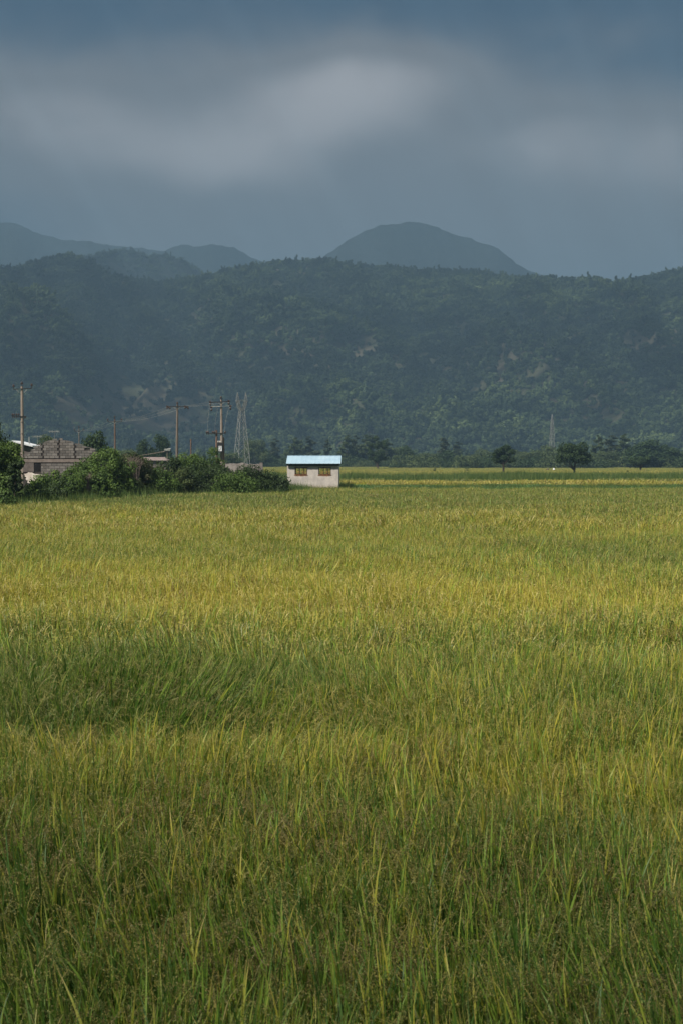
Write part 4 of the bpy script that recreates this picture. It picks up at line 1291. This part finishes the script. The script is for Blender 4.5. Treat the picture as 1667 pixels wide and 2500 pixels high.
# ------------------------------------------------------------------ low far house with pinkish roof
LY = 255.0
KL = LY / FPX
lh = empty('low_house', ((368 - 833.5) * KL, LY, 0))
tag(lh, 'long low house with a faded pinkish roof behind the hedge', 'house')
lx = lambda px: (px - 368) * KL; lz = lambda py: CZ + (1126 - py) * KL
M['pink_roof'] = mat_plain('faded_pink_roof', (0.20, 0.155, 0.145), (0.28, 0.225, 0.21), 1.5, 0.9)
mb = MB()
for yy0, yy1 in ((0, 3),):
    vs = [(lx(328), 0, lz(1124)), (lx(409), 0, lz(1124)), (lx(398), 3, lz(1116)), (lx(333), 3, lz(1116)), (lx(328), 6, lz(1124)), (lx(409), 6, lz(1124))]
    mb.add(vs, [(0, 1, 2, 3), (3, 2, 5, 4), (0, 3, 4), (1, 5, 2), (0, 4, 5, 1)])
mb.build('roof', M['pink_roof'], lh)
mb = MB(); mb.box(lx(332), lx(405), 0.4, 5.6, 0, lz(1124.3)); mb.build('wall', M['grime_shade'], lh)
# thin pale pole leaning up to the right above it
mb = MB(); mb.tube([at(330, 1114, 235), at(370, 1108, 235), at(405, 1102, 235), at(415, 1100.5, 235)], [.05, .05, .07, .05], 6)
mb.tube([at(409, 1101.5, 235), at(409, 1150, 235)], [.05, .06], 6)
tag(mb.build('sloping_rail', M['pole_grey']), 'thin pale rail sloping up above the low pink roofed house', 'rail')
mb = MB(); a = at(409, 1097, 235); mb.box(a.x - .45, a.x + .5, a.y - .2, a.y + .2, a.z - .22, a.z + .1); mb.tube([a, a + Vector((.6, 0, .12))], [.12, .1], 6)
tag(mb.build('floodlight', M['galv']), 'small pale lamp head at the upper end of the sloping rail', 'lamp')

# ------------------------------------------------------------------ grey wall
WY = 124.0
KW = WY / FPX
wx = lambda px: (px - 565) * KW; wz = lambda py: CZ + (1126 - py) * KW
M['old_wall'] = mat_plain('weathered_wall', (0.13, 0.115, 0.11), (0.30, 0.27, 0.255), 1.3, 0.95)
pts = [(wx(492), 0), (wx(642), 0)]
for px in range(642, 488, -6): pts.append((wx(px), wz(1131.5 + random.uniform(-1.0, 1.0) + (1.5 if px > 600 else 0))))
mb = MB(); mb.prism(pts[::-1], 0, 0.3)
for px in (497, 545, 592, 638): mb.box(wx(px) - .14, wx(px) + .14, -0.05, 0.35, 0, wz(1129.5))
gw = mb.build('boundary_wall', M['old_wall'], None, ((565 - 833.5) * KW, WY, 0))
tag(gw, 'low weathered grey wall with crumbling top behind the dark bushes', 'wall')


# ------------------------------------------------------------------ utility poles
def insul(mb, p, s=1.0, up=True):
    z = 1 if up else -1
    prof = [(0.02, 0), (0.02, .10), (.07, .11), (.09, .15), (.05, .18), (.08, .21), (.045, .26), (.015, .29)]
    prof = [(q[0] * s, q[1] * s * z) for q in prof]
    if not up: prof = prof[::-1]
    mb.lathe(p, prof, 8)


def pole_thing(name, px, Y, label, group='wooden utility poles'):
    o = empty(name, ((px - 833.5) * Y / FPX, Y, 0))
    return tag(o, label, 'utility pole', group), (lambda q: (q - px) * Y / FPX), (lambda q: CZ + (1126 - q) * Y / FPX)


# 1: the near pale pole with a forked head
o, X_, Z_ = pole_thing('utility_pole', 56.5, 133, 'tall pale utility pole with forked head, rising behind the big bush at the left edge')
mb = MB(); mb.tube([(0, 0, -.3), (0, 0, Z_(1040)), (0, 0, Z_(944))], [.17, .145, .12], 12)
pl = mb.build('pole', M['pole_pale'], o, smooth=False)
for q in (1031, 1059):
    mb = MB(); mb.tube([(0, -.17, Z_(q)), (0, .17, Z_(q))], [.05, .05], 8); mb.build('dark_hole', M['iron'], pl)  # holes in the pole as dark plugs, their shade put into the colour
mb = MB(); mb.bar((X_(37), -.14, Z_(951)), (X_(81), -.14, Z_(949)), .07, .07); mb.build('crossarm', M['iron'], o)
for s_ in (-1, 1):
    mb = MB(); mb.bar((X_(56.5 + s_ * 6), -.16, Z_(959)), (X_(56.5 + s_ * 13), -.16, Z_(952)), .05); mb.build('brace', M['galv'], o)
for (q, z) in ((37, 950), (81, 948)):
    mb = MB(); insul(mb, (X_(q), -.14, Z_(z)), 1.5); mb.build('insulator', M['porcelain'], o)
mb = MB(); mb.tube([(0, 0, Z_(944)), (0, 0, Z_(940))], [.03, .03], 6); insul(mb, (0, 0, Z_(941)), 1.2); mb.tube([(-.12, 0, Z_(938)), (.12, 0, Z_(937.5))], [.06, .06], 6)
mb.build('insulator', M['porcelain'], o)
mb = MB(); mb.bar((X_(32), -.16, Z_(1017)), (X_(68), -.16, Z_(1017)), .07); mb.build('crossarm', M['iron'], o)
for q in (34, 38, 44, 49):
    mb = MB(); insul(mb, (X_(q), -.18, Z_(1018)), 1.1); mb.tube([(X_(q), -.18, Z_(1018)), (X_(q) + .05, -.2, Z_(1021))], [.05, .03], 6)
    mb.build('insulator', M['porcelain'], o)
mb = MB(); mb.box(X_(62), X_(66), -.2, -.05, Z_(1022), Z_(1017)); mb.build('switch_box', M['iron'], o)

# 2: the middle pole
o, X_, Z_ = pole_thing('utility_pole', 434, 148, 'tall bare utility pole with one crossarm between the hedge bushes')
mb = MB(); mb.tube([(-.05, 0, -.3), (-.03, 0, Z_(1080)), (.03, 0, Z_(988))], [.17, .13, .095], 12); pl2 = mb.build('pole', M['pole_grey'], o)
mb = MB(); mb.bar((X_(408), -.12, Z_(993)), (X_(462), -.12, Z_(993)), .08); mb.build('crossarm', M['iron'], o)
for s_ in (-1, 1):
    mb = MB(); mb.bar((X_(434 + s_ * 2), -.14, Z_(999)), (X_(434 + s_ * 8), -.14, Z_(994.5)), .045); mb.build('brace', M['galv'], o)
for q in (413, 434, 457):
    mb = MB()
    if q == 434: insul(mb, (0.03, -.1, Z_(990)), 1.3)
    else:
        for dx in (-.14, .14): insul(mb, (X_(q) + dx, -.12, Z_(992)), 1.1, False)
        mb.tube([(X_(q) - .22, -.12, Z_(991.5)), (X_(q), -.12, Z_(994)), (X_(q) + .25, -.12, Z_(998))], [.06, .1, .04], 7)
    mb.build('insulator', M['porcelain'], o)

# 3: transformer pole pair
o, X_, Z_ = pole_thing('transformer_pole', 541.5, 150, 'pair of wooden poles carrying crossarms and a white transformer box left of the lattice pylon')
mb = MB(); mb.tube([(0.06, 0, -.3), (.02, 0, Z_(1060)), (0, 0, Z_(975))], [.18, .14, .10], 12); mb.build('pole', M['pole_pale'], o, smooth=False)
mb = MB(); mb.tube([(X_(530), 0, -.3), (X_(529.5), 0, Z_(1050))], [.13, .10], 10); mb.build('pole', M['pole_rust'], o)
mb = MB(); mb.tube([(X_(546.5), .25, -.3), (X_(545.5), .25, Z_(1068))], [.13, .11], 10); mb.build('pole', M['wood'], o)
mb = MB(); mb.bar((X_(513), -.14, Z_(983)), (X_(563), -.14, Z_(980.5)), .09); mb.build('crossarm', M['iron'], o)
mb = MB(); mb.bar((X_(516), -.16, Z_(993)), (X_(541), -.16, Z_(992.5)), .09); mb.bar((X_(541), -.16, Z_(992.5)), (X_(568), -.16, Z_(991)), .04); mb.build('crossarm', M['galv'], o)
mb = MB(); mb.bar((X_(505), -.16, Z_(1059.5)), (X_(552), -.16, Z_(1057.5)), .10); mb.build('crossarm', M['iron'], o)
for s_ in (-1, 1):
    mb = MB(); mb.bar((X_(541 + s_ * 2), -.14, Z_(988)), (X_(541 + s_ * 7), -.14, Z_(983.5)), .045); mb.build('brace', M['galv'], o)
for q, z, dn in ((515, 982, 1), (541, 977, 0), (560, 979.5, 1), (518, 995, 1), (564, 992, 1)):
    mb = MB(); insul(mb, (X_(q), -.16, Z_(z)), 1.4, not dn)
    if dn: mb.tube([(X_(q) - .1, -.16, Z_(z - 1)), (X_(q) + .1, -.16, Z_(z + 1))], [.1, .1], 8)
    mb.build('insulator', M['porcelain'], o)
for q in (506, 510, 521, 525, 551):
    mb = MB(); insul(mb, (X_(q), -.16, Z_(1060)), 1.2); mb.build('insulator', M['porcelain'], o)
for (a, b) in (((513, 997), (509, 1056)), ((532, 1005), (526, 1056)), ((559, 1000), (549, 1056))):
    mb = MB(); mb.tube([(X_(a[0]), -.16, Z_(a[1] - 12)), (X_(a[0]), -.16, Z_(a[1])), (X_((a[0] + b[0]) / 2 - 2), -.16, Z_((a[1] + b[1]) / 2)), (X_(b[0]), -.16, Z_(b[1]))], [.014] * 4, 5)
    mb.build('jumper_wire', M['wire'], o)
mb = MB(); mb.box(X_(527), X_(549), -.75, .4, Z_(1104.5), Z_(1102.5)); mb.build('platform', M['iron'], o)
mb = MB(); mb.box(X_(533.5), X_(546), -.5, .05, Z_(1102.4), Z_(1084)); mb.box(X_(534.5), X_(545), -.42, -.02, Z_(1083.9), Z_(1081))
for k in range(7): mb.box(X_(534) + k * .07, X_(534) + k * .07 + .02, -.56, -.502, Z_(1101), Z_(1086))
tr = mb.build('transformer', M['iron'], o)
mb = MB(); mb.box(X_(536), X_(544), -.70, -.57, Z_(1101.5), Z_(1092)); mb.build('meter_box', M['white_paint'], tr)
mb = MB(); mb.box(X_(536), X_(544), -.70, -.57, Z_(1090.8), Z_(1089)); mb.build('box_lid', M['white_paint'], tr)
mb = MB(); mb.bar((X_(538), -.71, Z_(1099.5)), (X_(541.5), -.71, Z_(1094.5)), .02); mb.build('sign_mark', M['iron'], tr)
for q in (534.2, 537.8, 541.4):
    mb = MB(); mb.lathe((X_(q), -.3, Z_(1080.5)), [(.05, 0), (.07, .03), (.07, .15), (.03, .17)], 8); mb.build('fuse', M['porcelain_white'], o)

# 4-6 farther and smaller poles
for (px, Y, top, arm, lab, r0, nm) in ((282, 196, 1023, 17, 'thin dark utility pole with a wide crossarm against the brown hillside', .13, 'pole_rust'),
                                       (194.5, 250, 1046, 11, 'faint distant utility pole seen above the right part of the block building', .10, 'pole_grey')):
    o, X_, Z_ = pole_thing('utility_pole', px, Y, lab)
    mb = MB(); mb.tube([(0, 0, -.3), (0, 0, Z_(top))], [r0 * 1.2, r0 * .8], 10); mb.build('pole', M[nm], o)
    mb = MB(); mb.bar((-X_(px - arm) * -1, -.1, Z_(top + 6.5)), (X_(px + arm), -.1, Z_(top + 6.5)), .09); mb.build('crossarm', M['iron'], o)
    for s_ in (-1, 1):
        mb = MB(); mb.bar((0, -.12, Z_(top + 11)), (X_(px + s_ * 5), -.12, Z_(top + 7)), .05); mb.build('brace', M['galv'], o)
    for q in (-arm, 0, arm):
        mb = MB(); insul(mb, (X_(px + q), -.1, Z_(top + (6.5 if q else 0))), 1.5); mb.build('insulator', M['porcelain'], o)
mb = MB(); mb.tube([(0, 0, -.2), (0.02, 0, CZ + (1126 - 1072) * 118 / FPX)], [.07, .055], 8)
tag(mb.build('wooden_post', M['pole_rust'], None, ((466.5 - 833.5) * 118 / FPX, 118, 0)), 'short dark wooden post sticking out of the leafy bush', 'post')


# television aerials
def aerial(px, top, bot, Y, arm, label):
    mb = MB()
    p = at(px, bot, Y)
    z1 = at(px, top, Y).z
    mb.tube([p, (p.x, p.y, z1)], [.03, .025], 6)
    a = arm * Y / FPX
    mb.tube([(p.x - a, p.y, z1 - .02), (p.x + a, p.y, z1 + .02)], [.03, .03], 6)
    for k in range(7):
        xx = p.x - a + 2 * a * k / 6
        mb.tube([(xx, p.y - .3, z1), (xx, p.y + .3, z1)], [.018, .018], 5)
        mb.tube([(xx, p.y, z1 - .14), (xx, p.y, z1 + .14)], [.018, .018], 5)
    tag(mb.build('aerial', M['galv']), label, 'aerial', 'television aerials')


aerial(134, 1053.5, 1130, 145, 12, 'pale television aerial just above the ridge of the block building')
aerial(93, 1066, 1130, 150, 11, 'pale television aerial between the white shed roof and the block building')

# power lines
def wires(name, A, B, sag, label):
    mb = MB()
    for (a, b) in zip(A, B):
        a, b = Vector(a), Vector(b)
        pts = [a.lerp(b, i / 16) - Vector((0, 0, 4 * sag * (i / 16) * (1 - i / 16))) for i in range(17)]
        mb.tube(pts, .009, 5)
    tag(mb.build(name, M['wire']), label, 'power line', 'overhead power lines')


p4 = [at(q, 1029, 196) for q in (266, 282, 298)]; p2 = [at(q, 992, 148) for q in (413, 434, 457)]; p3 = [at(q, 981, 150) for q in (515, 541, 560)]
wires('power_line', p4, p2, 0.35, 'thin wires from the thin dark pole to the tall bare pole')
wires('power_line', p2, p3, 0.12, 'thin wires between the tall bare pole and the transformer poles')
p5 = [at(q, 1052, 250) for q in (184, 194.5, 205)]
wires('power_line', p5, p4, 0.3, 'thin wires between the faint distant pole and the thin dark pole')


# ------------------------------------------------------------------ lattice pylons
def lattice(mb, levels, wb, th):
    """levels: (z, half width x, half width y, centre x); four legs with X bracing"""
    for (z0, a0, b0, c0), (z1, a1, b1, c1) in zip(levels[:-1], levels[1:]):
        c = [[(c0 - a0, -b0, z0), (c0 + a0, -b0, z0), (c0 + a0, b0, z0), (c0 - a0, b0, z0)], [(c1 - a1, -b1, z1), (c1 + a1, -b1, z1), (c1 + a1, b1, z1), (c1 - a1, b1, z1)]]
        for k in range(4):
            k2 = (k + 1) % 4
            mb.bar(c[0][k], c[1][k], th * 1.3); mb.bar(c[0][k], c[1][k2], th * .75); mb.bar(c[0][k2], c[1][k], th * .75); mb.bar(c[1][k], c[1][k2], th * .75)


TY = 430.0
kt = TY / FPX
py_ = empty('lattice_pylon', ((591 - 833.5) * kt, TY, 0), R(28))
tag(py_, 'grey steel lattice pylon with two peaks beside the transformer poles', 'pylon')
zz = lambda q: CZ + (1126 - q) * kt
mb = MB(); H0 = zz(1128)
lv = [(0, 1.9, 1.9, 0)]
for q, hw in ((1110, 1.72), (1085, 1.48), (1062, 1.24), (1040, 1.02), (1020, .82), (1004, .66)): lv.append((zz(q), hw, hw, 0))
lattice(mb, lv, 0, .085); mb.build('tower_body', M['galv_dull'], py_)
for s_ in (-1, 1):
    mb = MB()
    lattice(mb, [(zz(1004), .32, .6, s_ * .36), (zz(990), .34, .5, s_ * 1.0), (zz(978), .36, .45, s_ * 1.35)], 0, .09)
    for a in (-.36, .36):
        for b in (-.45, .45): mb.bar((s_ * 1.35 + a, b, zz(978)), (s_ * 1.35, 0, zz(959)), .09)
    mb.build('peak', M['galv_dull'], py_)
mb = MB()
for b in (-.45, .45): mb.bar((-1.9, b * .2, zz(981)), (1.9, b * .2, zz(981)), .08); mb.bar((-1.9, 0, zz(981)), (0, b, zz(976)), .06); mb.bar((1.9, 0, zz(981)), (0, b, zz(976)), .06)
mb.bar((-1.35, 0, zz(978)), (1.35, 0, zz(978)), .08)
mb.build('crossarm', M['galv_dull'], py_)
TY2 = 700.0
kt2 = TY2 / FPX
p_2 = empty('steel_mast', ((1346 - 833.5) * kt2, TY2, 0), R(20))
tag(p_2, 'slender faint steel lattice mast rising above the distant trees on the right', 'pylon')
zz2 = lambda q: CZ + (1126 - q) * kt2
mb = MB(); lv = [(0, 1.15, 1.15, 0)]
for q, hw in ((1105, 1.05), (1085, .95), (1065, .8), (1050, .65), (1038, .55), (1026, .4), (1012, .08)): lv.append((zz2(q), hw, hw, 0))
lattice(mb, lv, 0, .075); mb.build('tower_body', M['galv_dull'], p_2)
for q, a in ((1046, 1.3), (1036, 1.2), (1027, 1.0)):
    mb = MB(); mb.bar((-a, 0, zz2(q)), (a, 0, zz2(q)), .14); mb.bar((-a, 0, zz2(q)), (0, 0, zz2(q - 4)), .08); mb.bar((a, 0, zz2(q)), (0, 0, zz2(q - 4)), .08)
    mb.build('crossarm', M['galv_dull'], p_2)

# white sack at the far edge of the rice
mb = MB(); c0 = at(1351, 1147, 380)
mb.lathe((0, 0, 0), [(.08, 0), (.28, .1), (.34, .3), (.28, .55), (.13, .68), (.16, .78), (.08, .8)], 12)
tag(mb.build('sack', M['white_paint'], None, (c0.x, c0.y, c0.z - .3)), 'tiny white sack standing at the far edge of the rice between the field trees', 'sack')
c0 = at(1336, 1147, 380)
mb = MB(); mb.lathe((0, 0, 0), [(.15, 0), (.35, .1), (.38, .35), (.25, .6), (.1, .66)], 10)
tag(mb.build('basket', M['bark'], None, (c0.x, c0.y, c0.z - .25)), 'tiny dark bundle lying left of the white sack', 'bundle')
# small white house wall glimpsed on the hillside
c0 = at(422, 915, 1500)

# ------------------------------------------------------------------ screens added out of view, shading the nearest rice and the hills
CH = 1300.0
sh_ = sun_dir * (CH / sun_dir.z)
t = NT('shade_screen_white'); M['shade_screen'] = t.surf((0.8, 0.8, 0.8), 1.0, 0.0)


def shade_screen(hx, hy, wob, nn, x, y, torn=0.0):
    """an unseen billowy sheet added for its shade, 2*hx by 2*hy metres, whose SHADOW is centred on ground point x, y"""
    cu, cv = np.meshgrid(np.linspace(-1, 1, nn), np.linspace(-1, 1, nn))
    th_ = np.clip(1 - np.maximum(np.abs(cu), np.abs(cv)) ** 6, 0, 1) ** 0.5
    X = cu * hx + wob * (fbm(cv * 6 + 1, cv * 0 + 2, 3) - 0.5); Y = cv * hy + wob * (fbm(cu * 5 + 3, cu * 0, 3) - 0.5)
    topz = th_ * (90 + 160 * fbm(cu * 6, cv * 6, 4)); botz = -th_ * (10 + 25 * fbm(cu * 7 + 4, cv * 7, 3))
    V = np.concatenate([np.stack([X.ravel(), Y.ravel(), q.ravel()], 1) for q in (topz, botz)])
    ii = (np.arange(nn - 1)[:, None] * nn + np.arange(nn - 1)[None, :]).ravel()
    if torn:                                 # many small gaps that let part of the sun through, thinning towards the near side
        f_ = fbm(cu * 12, cv * 7, 3).ravel()[ii]; g_ = ss(-1.0, -0.6, cv.ravel()[ii])
        ii = ii[rng.random(len(ii)) < torn * g_ * (0.1 + 1.8 * f_)]
    Q = np.stack([ii, ii + 1, ii + nn + 1, ii + nn], 1)
    o = link('shade_screen', np_mesh('shade_screen', V, np.concatenate([Q, Q[:, ::-1] + nn * nn]), M['shade_screen'], smooth=True), None, (sh_.x + x, sh_.y + y, CH))
    return tag(o, kind='structure')


shade_screen(900, 700, 14, 90, 0, SHADE_EDGE - 700)  # unseen screen added so its shadow edge darkens the nearest rice
shade_screen(2300, 1250, 300, 260, 0, 2050, 0.36)          # gapped unseen screen added above the hills, half shading their slopes

# ------------------------------------------------------------------ haze
hz = bpy.data.materials.new('valley_haze'); hz.use_nodes = True
hn, hl = hz.node_tree.nodes, hz.node_tree.links
hn.clear()
ho = hn.new('ShaderNodeOutputMaterial'); pv = hn.new('ShaderNodeVolumePrincipled')
pv.inputs['Color'].default_value = (0.252, 0.425, 0.60, 1)
pv.inputs['Density'].default_value = 0.00034
pv.inputs['Anisotropy'].default_value = 0.0
hl.new(pv.outputs[0], ho.inputs['Volume'])
mb = MB(); mb.box(-7000, 7000, -800, 7600, -1.6, 930)
tag(mb.build('haze', hz), kind='stuff')
